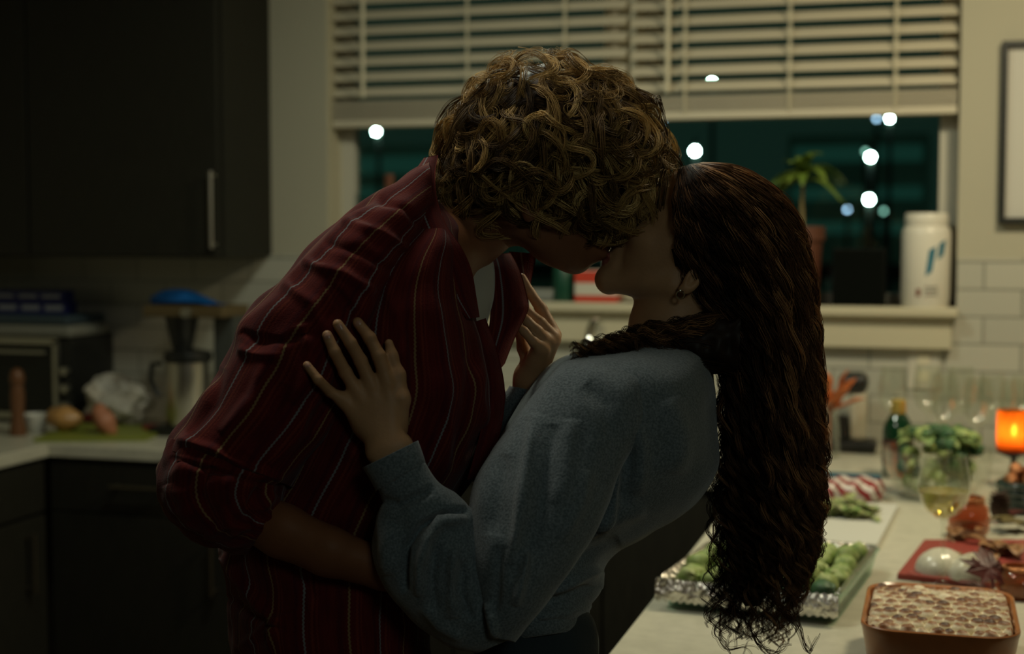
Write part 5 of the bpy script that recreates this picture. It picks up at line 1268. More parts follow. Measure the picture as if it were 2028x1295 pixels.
for pts, r_ in (([(935, 1145, -250), (985, 1140, -265), (1030, 1140, -265)], 13), ([(945, 1163, -250), (1000, 1162, -268), (1050, 1164, -268)], 13.5), ([(942, 1180, -248), (995, 1184, -264), (1042, 1190, -264)], 13), ([(932, 1195, -245), (975, 1206, -258), (1012, 1215, -258)], 11), ([(880, 1140, -255), (915, 1115, -272), (955, 1100, -278)], 14)):
    ff.chain(pts, [r_ + 1, r_, r_ - 2], 5)
parts.append(ff.mesh(2))
fl_ = Field((1000, 920, 190), (1280, 1120, 350), 5)
fl_.chain([(1060, 980, 288), (1140, 1005, 280)], [40, 34], 10).ell((1172, 1010, 276), (42, 32, 18), k=10)
for k_ in range(4): fl_.chain([(1192, 990 + 13*k_, 278), (1226, 986 + 16*k_, 262)], [11, 9], 4)
fl_.chain([(1160, 990, 272), (1190, 968, 258)], [12, 9], 4)
parts.append(fl_.mesh(1))
fh = Field((790, 130, -165), (1270, 650, 165), 3.6)
fh.ell((1072, 305, 0), (160, 150, 122)).ell((1115, 410, 0), (98, 122, 92), k=30)
for sz in (-1, 1):
    fh.cap((1015, 430, sz*66), (1128, 508, sz*22), 30, 26, 22)
    fh.ell((1150, 430, sz*50), (38, 34, 32), k=18)
fh.ell((1142, 512, 0), (30, 30, 30), k=16)
fh.cap((1192, 372, -46), (1192, 372, 46), 18, 18, 14)
for sz in (-1, 1): fh.ell((1218, 396, sz*33), (20, 13, 19), k=8, op='cut').ell((1190, 398, sz*33), (15, 14, 15), k=2).cap((1196, 388, sz*20), (1188, 388, sz*50), 6, 5, 5)
fh.chain([(1196, 385, 0), (1222, 430, 0), (1226, 452, 0)], [10, 14, 17], 8)
for sz in (-1, 1): fh.ell((1208, 458, sz*13), (14, 11, 9), k=6)
fh.ell((1176, 490, 0), (28, 30, 36), k=14).ell((1192, 489, 0), (19, 10, 30), k=5).ell((1188, 505, 0), (19, 10, 26), k=5).cap((1208, 497, -24), (1208, 497, 24), 2.5, 2.5, 2, op='cut')
for sz in (-1, 1): fh.ell((1052, 405, sz*122), (20, 36, 11), [[.97, .2, 0], [-.2, .97, 0], [0, 0, 1]], k=6).ell((1056, 403, sz*131), (10, 22, 8), k=4, op='cut')
fh.chain([(1000, 415, 0), (905, 462, 0), (830, 540, 0)], [72, 68, 82], 30)
parts.append(fh.mesh(2))
V, F, _ = join(parts); body = link_mesh('body', Q(V), F, M_skin_m, man)
# trousers, shoes
tl = []
for sz in (-1, 1):
    l = Loft([(520, 1330, 800, 1330, sz*80, 130), (545, 1500, 800, 1500, sz*95, 128), (600, 2100, 800, 2100, sz*100, 95), (590, 2600, 760, 2600, sz*105, 82), (600, 2880, 770, 2880, sz*105, 80)], nu=40, nv=50).wrinkle(4, 160, 5)
    tl.append(l.data())
cloth('trousers', tl, M_trous, man)
for sz in (-1, 1):
    l = Loft([(590, 2860, 610, 2962, sz*105, 30), (600, 2850, 620, 2965, sz*105, 44), (680, 2850, 690, 2966, sz*108, 50), (760, 2890, 765, 2966, sz*112, 54), (850, 2920, 850, 2966, sz*118, 50), (890, 2940, 888, 2964, sz*120, 28)], nu=36, nv=40)
    cloth('shoe', [l.data()], M_shoe, man)
# ---- curls
HC = np.array([1098, 300, 0.])
OUT = [(848, 372), (852, 330), (872, 285), (880, 240), (905, 195), (945, 145), (985, 112), (1030, 98), (1080, 92), (1125, 105), (1165, 128), (1215, 142), (1265, 172), (1298, 200), (1310, 240), (1338, 280), (1347, 330),
       (1342, 380), (1325, 430), (1308, 462), (1268, 485), (1215, 492), (1160, 486), (1100, 480), (1045, 478), (990, 478), (940, 476), (900, 460), (868, 430), (855, 400)]
oa = np.array([math.atan2(y - HC[1], x - HC[0]) for x, y in OUT]); orr = np.array([math.hypot(x - HC[0], y - HC[1]) for x, y in OUT])
si = np.argsort(oa); oa, orr = oa[si], orr[si]; oa = np.concatenate([[oa[-1] - 2*np.pi], oa, [oa[0] + 2*np.pi]]); orr = np.concatenate([[orr[-1]], orr, [orr[0]]])
def hairR(d):
    a = np.arctan2(d[..., 1], d[..., 0]); cb = np.hypot(d[..., 0], d[..., 1]); return 1/np.sqrt((cb/np.interp(a, oa, orr))**2 + (d[..., 2]/178)**2)
r_ = np.random.default_rng(77)
G, S = 640, 26
d = r_.normal(size=(G*2, 3)); d /= np.linalg.norm(d, axis=1, keepdims=True); d = d[~((d[:, 2] > .35) & (r_.random(G*2) < .6))][:G]; G = len(d)
crown = np.array([-.15, -.95, -.05]); crown /= np.linalg.norm(crown)
h = d - crown; h -= (h*d).sum(1, keepdims=True)*d; h /= np.linalg.norm(h, axis=1, keepdims=True) + 1e-6
def rot(h, d, a): return h*np.cos(a)[:, None] + np.cross(d, h)*np.sin(a)[:, None]
h = rot(h, d, r_.normal(0, .75, G))
Lg = r_.uniform(95, 230, G); kap = r_.choice([-1, 1], G)*r_.uniform(1.0, 5.2, G); kt = r_.uniform(0, 1, G) < .45
lev0 = r_.uniform(.76, .90, G); lift = r_.uniform(.04, .20, G); guides = np.zeros((G, S, 3)); dd = d.copy()
for s_ in range(S):
    t = s_/(S - 1); R = hairR(dd); lev = lev0 + lift*math.sin(math.pi*min(1, t*.85 + .08)) - .04*t
    guides[:, s_] = HC + dd*(R*lev)[:, None]
    ds = Lg/(S - 1); kk = np.where(kt, kap*np.cos(2*np.pi*t*1.1)*1.7, kap*(.4 + 1.0*t)); h = rot(h, dd, kk/(S - 1))
    dd = dd + h*(ds/R)[:, None]; dd /= np.linalg.norm(dd, axis=1, keepdims=True); h -= (h*dd).sum(1, keepdims=True)*dd; h /= np.linalg.norm(h, axis=1, keepdims=True)
tone = np.clip(r_.beta(1.7, 2.4, G), 0, 1); tone[r_.random(G) < .16] += .3; tone = np.clip(tone*(.75 + .25*np.clip((guides[:, 0, 0] - 950)/250, 0, 1)), 0, 1)  # curls toned darker towards the nape, its shadow put into the colour
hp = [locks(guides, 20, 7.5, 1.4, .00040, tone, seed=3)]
# loose flyaway strands round the outline
G2 = 240; d2 = r_.normal(size=(G2, 3)); d2[:, 2] *= .45; d2 /= np.linalg.norm(d2, axis=1, keepdims=True); d2 = d2[d2[:, 1] < .75]; G2 = len(d2)
h2 = np.cross(d2, np.array([0, 0, 1.])); h2 /= np.linalg.norm(h2, axis=1, keepdims=True); h2 *= r_.choice([-1, 1], G2)[:, None]; g2 = np.zeros((G2, 22, 3)); dd = d2.copy(); k2 = r_.uniform(3, 8, G2)*r_.choice([-1, 1], G2); L2 = r_.uniform(60, 130, G2); out_ = r_.uniform(.0, .075, G2)
for s_ in range(22):
    t = s_/21; R = hairR(dd); g2[:, s_] = HC + dd*(R*(.94 + out_*math.sin(t*2.6)))[:, None]; h2 = rot(h2, dd, k2/22); dd = dd + h2*(L2/21/R)[:, None]; dd /= np.linalg.norm(dd, axis=1, keepdims=True); h2 -= (h2*dd).sum(1, keepdims=True)*dd; h2 /= np.linalg.norm(h2, axis=1, keepdims=True)
hp.append(locks(g2, 5, 5, 3.0, .00026, np.full(G2, .55), seed=9))
# mass under the curls, toned near black to paint shade into the gaps
nu_, nv_ = 90, 60; th = np.linspace(0, np.pi, nv_)[:, None]; ph_ = np.linspace(0, 2*np.pi, nu_, endpoint=False)[None]
dv = np.stack([np.sin(th)*np.cos(ph_), np.sin(th)*np.sin(ph_), np.cos(th)*np.ones_like(ph_)], -1); R = hairR(dv)*.83; V = HC + dv*R[..., None]; V = V + dv*(noise3(V, 45, 2)*4)[..., None]
i = np.arange(nu_*nv_).reshape(nv_, nu_); j = np.roll(i, -1, 1); F = np.stack([i[:-1], j[:-1], j[1:], i[1:]], -1).reshape(-1, 4)
hp.append((Q(V.reshape(-1, 3)), F, np.full(nu_*nv_, .05)))
Vs = np.concatenate([q[0] for q in hp]); tn = np.concatenate([q[2] for q in hp]); b_ = 0; Fs = []
for q in hp: Fs.append(q[1] + b_); b_ += len(q[0])
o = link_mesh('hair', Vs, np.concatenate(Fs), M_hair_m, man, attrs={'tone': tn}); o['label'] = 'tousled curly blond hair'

# ================================================================ THE PERSON BENDING BACK IN THE GREY SWEATER
A1 = Q((1040, 2960, 0))
wom = thing('person', 'person with long dark curly hair in a grey blue sweater bending backwards', 'person', A1)
st = Loft([(1262, 668, 1385, 680, 10, 110), (1215, 690, 1410, 712, 5, 190), (1120, 706, 1415, 770, 0, 280), (1068, 745, 1420, 850, 0, 305), (1020, 815, 1421, 930, 0, 305), (985, 880, 1385, 990, 0, 296), (962, 950, 1300, 1052, 0, 280),
           (955, 1020, 1228, 1090, 0, 262), (950, 1080, 1196, 1122, 0, 250), (948, 1130, 1193, 1165, 0, 245), (950, 1180, 1168, 1200, 0, 242), (960, 1225, 1166, 1226, 0, 240), (985, 1268, 1158, 1240, 0, 232)], nu=220, nv=240, e=2.3)
for poly, w, h in (([(1205, 860), (1225, 930), (1216, 985), (1195, 1025), (1165, 1065)], 9, 13), ([(1235, 850), (1245, 930), (1232, 1000)], 11, -7), ([(1258, 830), (1272, 900), (1262, 980)], 13, 6), ([(1320, 790), (1350, 860), (1340, 940)], 22, 6),
                   ([(1090, 1178), (1140, 1150), (1190, 1128)], 10, 9), ([(1075, 1200), (1130, 1180), (1190, 1160)], 8, -8), ([(1060, 1225), (1120, 1215), (1165, 1195)], 10, 6), ([(1180, 1045), (1230, 1020), (1280, 1010)], 16, 5), ([(1130, 1120), (1180, 1090), (1225, 1070)], 12, -5)):
    st.ridge(poly, w, h*1.7)
st.wrinkle(2.2, 120, 31)
ua = Loft([(1150, 712, 1300, 706, -150, 60), (1118, 716, 1310, 760, -205, 95), (1082, 748, 1290, 850, -240, 108), (1032, 815, 1250, 900, -262, 112), (978, 888, 1226, 945, -285, 110), (938, 955, 1205, 1000, -302, 108), (928, 1030, 1172, 1068, -318, 104), (930, 1100, 1130, 1130, -330, 96),
           (942, 1165, 1085, 1190, -336, 84), (952, 1215, 1048, 1236, -338, 68), (962, 1262, 1018, 1270, -336, 45)], nu=200, nv=240, e=2.2)
for poly, w, h in (([(1062, 820), (1050, 885), (1040, 945), (1030, 1010), (1020, 1070), (1015, 1120)], 13, 9), ([(1095, 840), (1085, 930), (1070, 1020), (1050, 1100)], 15, -6), ([(1130, 830), (1125, 920), (1105, 1000)], 18, 5), ([(1000, 900), (985, 980), (975, 1060)], 18, -5),
                   ([(1045, 1090), (1036, 1140), (1020, 1200)], 9, 8), ([(990, 1080), (985, 1150), (975, 1220)], 10, -6), ([(965, 1190), (975, 1230), (985, 1265)], 9, 8), ([(1160, 760), (1200, 800), (1210, 870)], 20, -4), ([(1165, 930), (1150, 1000), (1110, 1070)], 14, 4)):
    ua.ridge(poly, w, h*1.7)
ua.wrinkle(2.0, 110, 12)
fa = Loft([(722, 925, 824, 874, -352, 50), (742, 958, 838, 908, -350, 52), (757, 992, 868, 955, -345, 58), (744, 1030, 905, 978, -335, 70), (739, 1085, 940, 1020, -325, 82), (748, 1135, 960, 1080, -318, 90), (768, 1172, 985, 1135, -312, 90), (800, 1212, 995, 1190, -308, 84),
           (845, 1252, 1005, 1225, -306, 74), (895, 1284, 1010, 1250, -306, 58), (945, 1294, 1005, 1268, -308, 38)], nu=200, nv=220, e=2.2)
for poly, w, h in (([(930, 1010), (880, 1018), (835, 1043), (804, 1082), (798, 1136), (802, 1175)], 8, -17), ([(925, 1028), (873, 1036), (846, 1070), (830, 1120), (832, 1180)], 9, 12), ([(780, 1040), (765, 1090), (768, 1140)], 14, 8), ([(900, 1080), (892, 1130), (892, 1180), (900, 1225)], 9, 9),
                   ([(865, 1075), (855, 1140), (862, 1210)], 10, -9), ([(920, 1110), (915, 1170), (935, 1230)], 9, -8), ([(757, 990), (790, 1000), (860, 968)], 9, -8), ([(735, 940), (785, 935), (835, 905)], 7, -3), ([(835, 1200), (870, 1240), (920, 1265)], 11, 6)):
    fa.ridge(poly, w, h*1.5)
fa.wrinkle(2.0, 90, 14)
fra = Loft([(1180, 720, 1300, 740, 200, 80), (1060, 790, 1200, 900, 230, 95), (960, 880, 1090, 960, 210, 92), (905, 940, 1010, 985, 170, 80), (935, 900, 1030, 965, 120, 66), (975, 820, 1065, 850, 90, 56), (1010, 765, 1078, 775, 70, 46)], nu=90, nv=90)
fra.wrinkle(3, 90, 15)
sweater = cloth('sweater', [st.data(), ua.data(), fa.data(), fra.data()], M_knit, wom)
cloth('cuff', [Loft([(718, 926, 828, 872, -352, 54), (728, 942, 834, 888, -351, 56), (741, 965, 842, 912, -350, 56), (744, 972, 842, 920, -350, 50)], nu=90, nv=30).data()], M_knit, sweater)
cloth('hem_band', [Loft([(956, 1222, 1170, 1222, 0, 243), (968, 1245, 1168, 1236, 0, 244), (984, 1270, 1161, 1246, 0, 238), (990, 1270, 1150, 1244, 0, 226)], nu=120, nv=20).data()], M_knit, sweater)
# surface depth of the clothing, for resting the hand on it
shv = np.concatenate([q.V.reshape(-1, 3) for q in (tors, slv)])
def surf(x, y):
    m = (np.abs(shv[:, 0] - x) < 14) & (np.abs(shv[:, 1] - y) < 14); return shv[m, 2].min() if m.any() else -300
fb = Field((820, 640, -420), (1480, 2990, 420), 9)
fb.cap((1290, 790, 0), (1180, 930, 0), 95, 110, 20, sq=1.9).cap((1180, 930, 0), (1085, 1120, 0), 110, 88, 30, sq=1.8).cap((1085, 1120, 0), (1050, 1330, 0), 86, 92, 30, sq=1.7)
fb.chain([(1325, 640, 0), (1300, 760, 0)], [62, 70], 20)
fb.chain([(1195, 790, -200), (985, 1215, -318), (900, 1100, -330), (800, 950, -348)], [55, 40, 36, 30], 18)
fb.chain([(1240, 790, 210), (985, 945, 190), (1045, 800, 85)], [50, 38, 30], 18)
for sz in (-1, 1):
    fb.chain([(1055, 1385, sz*85), (1010, 2130, sz*85), (1045, 2870, sz*90)], [90, 64, 40], 25).cap((1040, 2920, sz*90), (920, 2930, sz*100), 32, 26, 15)
parts = [fb.mesh(1)]; mi = [0]*len(parts[0][1])
# near hand spread on the upper arm
fn = Field((585, 610, -440), (860, 985, -270), 2.6)
def zz(x, y, r): return surf(x, y) - r*.85
kn = {'p': (682, 792), 'r': (708, 774), 'm': (734, 760), 'i': (765, 754)}
fingers = {'p': ([(608, 723), (630, 752), (654, 776), (682, 793)], [8.5, 10, 11, 12]), 'r': ([(648, 664), (663, 697), (684, 737), (708, 777)], [10.5, 12, 13, 14.5]),
           'm': ([(669, 642), (694, 679), (714, 714), (735, 762)], [10.5, 12.5, 13.5, 15]), 'i': ([(708, 638), (732, 669), (750, 704), (766, 756)], [10.5, 12.5, 13.5, 15])}
zk = surf(730, 790) - 20
nails = []
for key, (pts, rs) in fingers.items():
    p3 = []
    for q, ((x, y), r) in enumerate(zip(pts, rs)): p3.append((x, y, [zz(x, y, r), min(zz(x, y, r), zk) - 7, zk - 9, zk - 2][q]))
    fn.chain(p3, rs, 4); nails.append((p3, rs[0]))
wr = (771, 893, min(-350, surf(771, 893) - 26))
for q, (x, y) in kn.items(): fn.cap((x, y, zk - 1), (wr[0] + (x - 725)*.32, wr[1] - 8, wr[2] + 4), 15.5, 23, 14, sq=.85)
fn.ell((745, 830, zk + 4), (52, 50, 20), k=14)
fn.chain([(wr[0] + 10, wr[1] + 20, wr[2] + 6), (803, 955, -348)], [38, 38], 22, sq=.62)
fn.cap((wr[0] - 24, wr[1] + 2, wr[2] + 4), (wr[0] + 24, wr[1] - 10, wr[2] + 4), 23, 23, 16, sq=.85)
tp = [(770, 680), (776, 705), (790, 742), (796, 790), (788, 850)]
fn.chain([(x, y, surf(x, y) - (10 if k_ < 3 else 18)) for k_, (x, y) in enumerate(tp)], [9, 11, 12, 16, 20], 12)
for x, y in ((684, 737), (714, 714), (750, 704), (663, 697), (694, 679), (732, 669)): fn.ell((x, y, zk - 10), (9, 8, 7), k=10)
p_ = fn.mesh(2); parts.append(p_); mi += [0]*len(p_[1])
# nails
def nail(c, dirv, r):
    dirv = np.array([dirv[0], dirv[1], 0.]); dirv /= np.linalg.norm(dirv); sd = np.array([-dirv[1], dirv[0], 0])
    n1_, n2_ = 8, 8; V = []
    for a in range(n1_ + 1):
        for b in range(n2_ + 1):
            u = -1 + 2*a/n1_; v = -1 + 2*b/n2_; k_ = math.sqrt(max(0, 1 - u*u*.35))
            V.append(np.array(c) + dirv*(u*r*.85) + sd*(v*r*.66*k_) + np.array([0, 0, -(r*.99*math.sqrt(max(.05, 1 - (v*.66)**2)) + .6) + max(0, u)**2*r*.30]))
    F = [(a*(n2_ + 1) + b, a*(n2_ + 1) + b + 1, (a + 1)*(n2_ + 1) + b + 1, (a + 1)*(n2_ + 1) + b) for a in range(n1_) for b in range(n2_)]
    return np.array(V), np.array(F)
for p3, r in nails:
    a = np.array(p3[0]); b = np.array(p3[1]); q = nail(a + (b - a)*.10, (a - b)[:2], r); parts.append(q); mi += [1]*len(q[1])
# far hand holding the lapel
fq = Field((985, 530, -90), (1125, 800, 150), 2.8)
fq.chain([(1034, 549, 70), (1050, 580, 66), (1072, 612, 55), (1098, 664, 40)], [8, 10, 12, 15], 5)
fq.chain([(1030, 590, 30), (1045, 618, 20), (1070, 640, 15), (1096, 668, 22)], [8, 10.5, 12.5, 14], 4)
fq.chain([(1022, 612, 5), (1044, 636, -8), (1064, 656, -8), (1086, 678, 8)], [8, 10, 12, 13], 4)
fq.chain([(1022, 640, -18), (1038, 656, -24), (1056, 676, -20), (1076, 692, 0)], [7, 9, 10.5, 12], 4)
fq.chain([(1028, 655, 45), (1036, 690, 50), (1048, 720, 45)], [9, 12, 15], 6)
fq.cap((1090, 676, 22), (1052, 752, 45), 19, 27, 12).cap((1070, 690, 0), (1046, 752, 40), 18, 26, 12).cap((1048, 745, 45), (1040, 800, 70), 30, 30, 12)
p_ = fq.mesh(2); parts.append(p_); mi += [0]*len(p_[1])
# head
fv = np.array([-.84, -.54, 0]); fv /= np.linalg.norm(fv); uvv = np.array([.54, -.84, 0]); uvv /= np.linalg.norm(uvv); HW = np.array([1415, 470, 0.]); AX = [fv, uvv, [0, 0, 1]]
def hl(a, b, z=0): return tuple(HW + fv*a + uvv*b + np.array([0, 0, z]))
fh = Field((1130, 310, -150), (1600, 790, 150), 3.2)
fh.ell(hl(0, 0), (156, 138, 114), AX).ell(hl(72, -78), (82, 108, 88), AX, k=28)
for sz in (-1, 1): fh.cap(hl(18, -124, sz*66), hl(128, -186, sz*16), 26, 23, 22).ell(hl(108, -78, sz*52), (34, 30, 30), AX, k=18)
fh.ell(hl(131, -183), (27, 25, 27), AX, k=14).cap(hl(138, -18, -42), hl(138, -18, 42), 14, 14, 14)
for sz in (-1, 1): fh.ell(hl(158, -42, sz*32), (18, 12, 18), AX, k=8, op='cut').ell(hl(134, -43, sz*32), (14, 13, 14), AX, k=2).cap(hl(143, -36, sz*20), hl(134, -36, sz*46), 5, 4, 4)
fh.chain([hl(140, -36), hl(158, -72), hl(164, -90)], [8, 11, 13], 8)
for sz in (-1, 1): fh.ell(hl(150, -96, sz*11), (11, 9, 8), AX, k=5)
fh.ell(hl(134, -148), (22, 34, 36), AX, k=14).ell(hl(142, -118), (20, 28, 34), AX, k=12).ell(hl(154, -144), (12, 7, 24), AX, k=5).ell(hl(151, -158), (12, 8, 21), AX, k=5).cap(hl(165, -151, -20), hl(165, -151, 20), 2, 2, 2, op='cut')
for sz in (-1, 1): fh.ell(hl(-9, -94, sz*112), (17, 33, 9), AX, k=6).ell(hl(-8, -90, sz*120), (9, 20, 7), AX, k=4, op='cut').ell(hl(-2, -120, sz*110), (9, 10, 7), AX, k=4)
fh.chain([(1392, 560, 0), (1330, 650, 0), (1318, 760, 0)], [84, 80, 88], 26)
p_ = fh.mesh(2); parts.append(p_)
lc = np.array(hl(156, -151)); fc = p_[0][p_[1]].mean(1); mi += list(np.where(np.linalg.norm((fc - lc)*np.array([1, 1, .75]), axis=1) < 19, 2, 0))
V, F, _ = join(parts); bodyw = link_mesh('body', Q(V), F, [M_skin, M_nail, M_lip], wom, midx=mi)
# earring
e0 = Q(hl(-2, -128, -118)); mb = MB(); mb.tube([e0 + np.array([0.0045*math.cos(a), 0, .0045*math.sin(a) - .003]) for a in np.linspace(0, 6.2, 16)], .0011, 6).ball(e0 + np.array([0, -.002, .002]), .0022, 8, 6)
mb.build('earring', M_silver, wom, smooth=True)
tl = []
for sz in (-1, 1):
    tl.append(Loft([(958, 1212, 1158, 1205, sz*60, 168), (952, 1250, 1176, 1236, sz*68, 160), (935, 1330, 1186, 1310, sz*85, 138), (930, 1450, 1178, 1450, sz*92, 130), (930, 2100, 1100, 2100, sz*85, 85), (960, 2600, 1110, 2600, sz*88, 72), (970, 2880, 1115, 2880, sz*90, 68)], nu=48, nv=60).wrinkle(3, 140, 6).data())
o = cloth('jeans', tl, M_denim, wom)
for sz in (-1, 1):
    cloth('shoe', [Loft([(1110, 2870, 1098, 2962, sz*90, 26), (1100, 2860, 1090, 2965, sz*90, 38), (1030, 2860, 1030, 2966, sz*92, 44), (960, 2895, 960, 2966, sz*97, 46), (890, 2925, 890, 2966, sz*102, 42), (855, 2942, 858, 2964, sz*104, 24)], nu=36, nv=40).data()], M_shoe, wom)
# ---- long dark curls
Lp = np.array([(1350, 334), (1338, 392), (1341, 455), (1352, 520), (1382, 600), (1425, 690), (1428, 800), (1424, 920), (1416, 1010), (1424, 1110), (1412, 1190), (1430, 1262)], float)
Rp = np.array([(1392, 326), (1465, 336), (1540, 385), (1583, 455), (1603, 540), (1614, 650), (1620, 780), (1624, 900), (1622, 1000), (1612, 1090), (1580, 1180), (1548, 1282)], float)
S = 90; Lc = cat(Lp, S); Rc = cat(Rp, S)
r_ = np.random.default_rng(21); G = 330; s_ = np.clip(r_.beta(1.0, 1.0, G), 0, 1); side = np.where(r_.random(G) < .70, -1, 1); dep = r_.uniform(.55, 1.0, G); s_[:70] = r_.uniform(.90, 1.01, 70); dep[:70] = r_.uniform(0, .85, 70); frc = np.ones((G, 1)); frc[:70] = 0
g = Lc[None]*(1 - s_[:, None, None]) + Rc[None]*s_[:, None, None]; tt = np.linspace(0, 1, S)
zr_ = np.interp(tt, [0, .06, .14, .28, .45, .7, 1], [80, 130, 150, 152, 120, 95, 60]); cc_ = np.interp(tt, [0, .22, .40], [.30, .34, .85])
de_ = dep[:, None] + (1 - dep[:, None])*np.interp(tt, [0, .25, .45], [.8, .7, 0])[None]*frc; z = side[:, None]*de_*np.sqrt(np.clip(1 - (2*s_[:, None] - 1)**2*cc_[None], .05, 1))*zr_[None]
z[:, :] += 0
gd = np.concatenate([g, z[..., None]], -1)
lam = r_.uniform(70, 190, G); L_ = np.linalg.norm(np.diff(Rc, axis=0), axis=1).sum(); amp = np.interp(tt, [0, .15, .4, .8, 1], [2, 5, 10, 17, 25])[None]*r_.uniform(.4, 1.7, G)[:, None]
hnd = r_.choice([-1, 1], G)[:, None]; phs = r_.uniform(0, 6.3, G)[:, None] + 2*np.pi*(tt[None]*L_/lam[:, None] + r_.uniform(.5, 3.5, G)[:, None]*tt[None]**3)
gd[..., 0] += np.cos(phs)*amp*hnd*r_.uniform(.3, 1, G)[:, None]; gd[..., 2] += np.sin(phs)*amp*hnd; gd[..., 0] += r_.normal(0, 4, G)[:, None]*tt[None] + np.sin(tt[None]*7 + phs[:, :1])*11*tt[None]
cut = r_.uniform(.80, 1.0, G)        # uneven ends
gs = np.zeros_like(gd)
for k_ in range(G):
    u = np.linspace(0, cut[k_], S)
    for c_ in range(3): gs[k_, :, c_] = np.interp(u, tt, gd[k_, :, c_])
tone = np.clip(r_.beta(1.5, 3.0, G) + .75*np.clip(s_ - .5, 0, .5) - .12*(s_ < .4), 0, 1)  # brown reflections painted in: locks lighter at right, darker at left
hp = [locks(gs, 15, 6.5, 1.5, .00038, tone, jit=.12, seed=4)]
# curls escaping at the edges
def curl(path, rad, lam, n=40, z0=-60, seed=0):
    R_ = cat(np.array([(x, y, z0) for x, y in path], float), n); L_ = np.linalg.norm(np.diff(R_, axis=0), axis=1).sum(); rr = np.random.default_rng(seed)
    ph = rr.uniform(0, 6.3) + 2*np.pi*np.linspace(0, L_/lam, n); t = np.gradient(R_, axis=0); t /= np.linalg.norm(t, axis=1, keepdims=True); nx = np.stack([-t[:, 1], t[:, 0], 0*t[:, 0]], 1)
    k_ = np.linspace(.3, 1, n)[:, None]; return R_ + nx*(np.cos(ph)[:, None]*rad*k_) + np.array([0, 0, 1.])*(np.sin(ph)[:, None]*rad*k_)
cg = []
for path, rad, lam, z0 in (([(1600, 1000), (1628, 1045), (1618, 1075), (1590, 1110)], 5, 90, -50), ([(1440, 1180), (1405, 1205), (1402, 1232), (1440, 1248)], 4, 90, -60), ([(1430, 1220), (1425, 1265), (1450, 1290), (1500, 1288)], 8, 60, -50), ([(1540, 1200), (1575, 1240), (1600, 1285), (1610, 1255)], 6, 80, -40),
                           ([(1480, 1230), (1500, 1275), (1540, 1295), (1560, 1270)], 9, 60, -60), ([(1560, 1120), (1590, 1150), (1580, 1190), (1540, 1210)], 8, 70, -40), ([(1520, 1180), (1560, 1215), (1550, 1250)], 9, 60, -55), ([(1610, 900), (1628, 940), (1620, 990)], 7, 80, -30), ([(1418, 1040), (1405, 1090), (1420, 1140)], 6, 80, -70),
                           ([(1450, 1200), (1460, 1250), (1440, 1280)], 10, 55, -40), ([(1500, 1200), (1490, 1250), (1520, 1285)], 10, 55, -80)):
    for q in range(3): cg.append(curl([(x + r_.normal(0, 5), y + r_.normal(0, 6)) for x, y in path], rad*r_.uniform(.7, 1.3), lam, 60, z0 + r_.normal(0, 20), len(cg)))
cg = np.array(cg); hp.append(locks(cg, 6, 3.2, 1.2, .00030, np.full(len(cg), .35), jit=.1, seed=8))
# the lock lying over the shoulder
bg = []
for k_ in range(100):
    y0 = r_.uniform(-1, 1); e_ = r_.uniform(0, 1)**1.3; xe = 1128 + 150*e_
    path = [(1475 + 12*y0, 672 + 66*y0), (1385, 682 + 48*y0 - 4), (1320, 680 + 38*y0), (1262 + 10*e_, 680 + 28*y0), (1205 + 50*e_, 688 + 17*y0), (xe, 698 + 12*y0 - 8*e_)]
    R_ = curl(path, r_.uniform(6, 15), r_.uniform(45, 95), 70, 0, 500 + k_); tz = np.linspace(0, 1, 70)
    R_[:, 2] += np.interp(tz, [0, .14, .3, .6, 1], [-62, -98, -114, -125, -150]) - r_.uniform(-45, 30); bg.append(R_)
bg = np.array(bg); hp.append(locks(bg, 13, 5.5, 1.6, .00036, np.clip(r_.beta(1.6, 2.6, len(bg)), 0, 1), jit=.15, seed=12))
cg = np.array([curl([(1215, 688), (1180, 694), (1160, 690), (1132, 700)], 11, 30, 60, -175, 1), curl([(1225, 680), (1200, 668), (1178, 690), (1150, 690)], 8, 34, 60, -165, 2), curl([(1230, 655), (1222, 670), (1200, 682), (1170, 700)], 9, 36, 60, -170, 3)])
hp.append(locks(cg, 7, 2.2, .8, .00032, np.full(3, .3), jit=.1, seed=13))
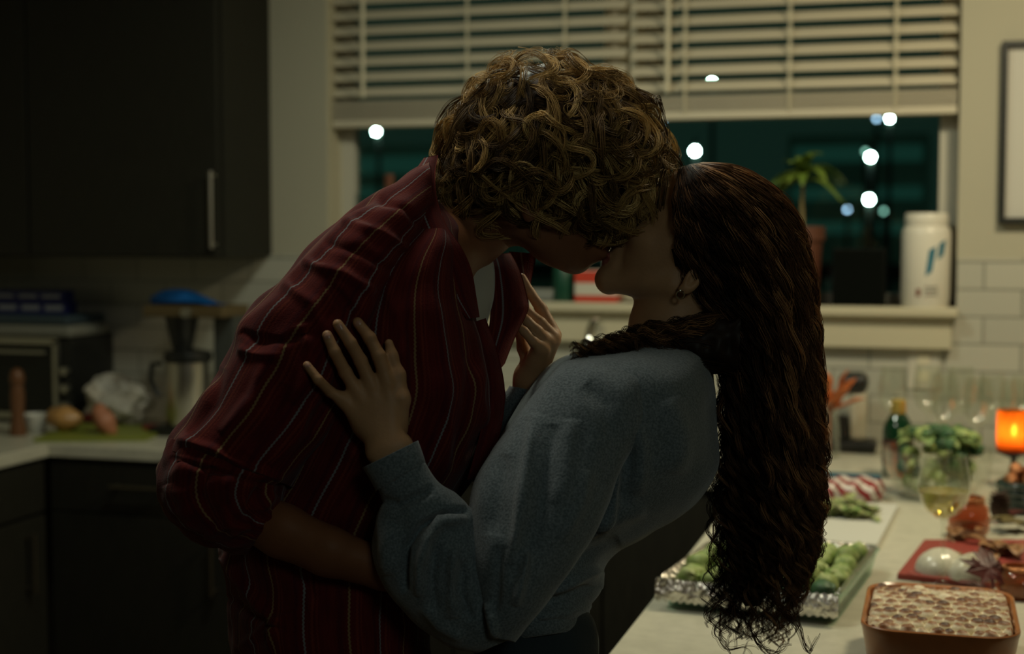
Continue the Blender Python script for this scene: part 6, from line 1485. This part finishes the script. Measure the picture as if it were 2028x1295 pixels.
# scalp cover and inner mass of the hair
th = np.linspace(0, np.pi, 50)[:, None]; p2 = np.linspace(0, 2*np.pi, 70, endpoint=False)[None]; e3 = np.stack([np.sin(th)*np.cos(p2), np.sin(th)*np.sin(p2), np.cos(th)*np.ones_like(p2)], -1)
la = e3[..., 0]*161; lb = e3[..., 1]*143; V = HW + fv*la[..., None] + uvv*lb[..., None] + np.array([0, 0, 1.])*(e3[..., 2]*119)[..., None]
i = np.arange(50*70).reshape(50, 70); j = np.roll(i, -1, 1); F = np.stack([i[:-1], j[:-1], j[1:], i[1:]], -1).reshape(-1, 4); okv = ((la < 62) | (lb > 88)).reshape(-1) & (lb > -95).reshape(-1); F = F[okv[F].all(1)]
hp.append((Q(V.reshape(-1, 3)), F, np.full(3500, .06)))
cm = Loft([(1358, 345, 1400, 340, 0, 40), (1352, 400, 1500, 362, 0, 100), (1358, 470, 1568, 470, 0, 112), (1390, 600, 1592, 580, 0, 105), (1435, 740, 1600, 740, 0, 95), (1438, 920, 1604, 920, 0, 82), (1440, 1080, 1570, 1080, 0, 60), (1455, 1160, 1525, 1160, 0, 36), (1475, 1200, 1505, 1200, 0, 15)], nu=90, nv=110).wrinkle(5, 60, 41)
V, F = cm.data(); F = np.where((F[:, 2] == F[:, 3])[:, None], F, F); nq = F[(F[:, 2] != F[:, 3]) & (F[:, 0] != F[:, 3])]
hp.append((Q(V), nq, np.full(len(V), .04)))
cm = Loft([(1470, 600, 1460, 745, -70, 62), (1400, 640, 1390, 730, -78, 58), (1310, 658, 1305, 706, -80, 45), (1250, 672, 1245, 700, -95, 34), (1215, 686, 1212, 698, -110, 18)], nu=50, nv=60).wrinkle(4, 40, 42)
V, F = cm.data(); nq = F[(F[:, 2] != F[:, 3]) & (F[:, 0] != F[:, 3])]; hp.append((Q(V), nq, np.full(len(V), .04)))
Vs = np.concatenate([q[0] for q in hp]); tn = np.concatenate([q[2] for q in hp]); b_ = 0; Fs = []
for q in hp: Fs.append(q[1] + b_); b_ += len(q[0])
o = link_mesh('hair', Vs, np.concatenate(Fs), M_hair_w, wom, attrs={'tone': tn}); o['label'] = 'long dark brown curly hair hanging down'
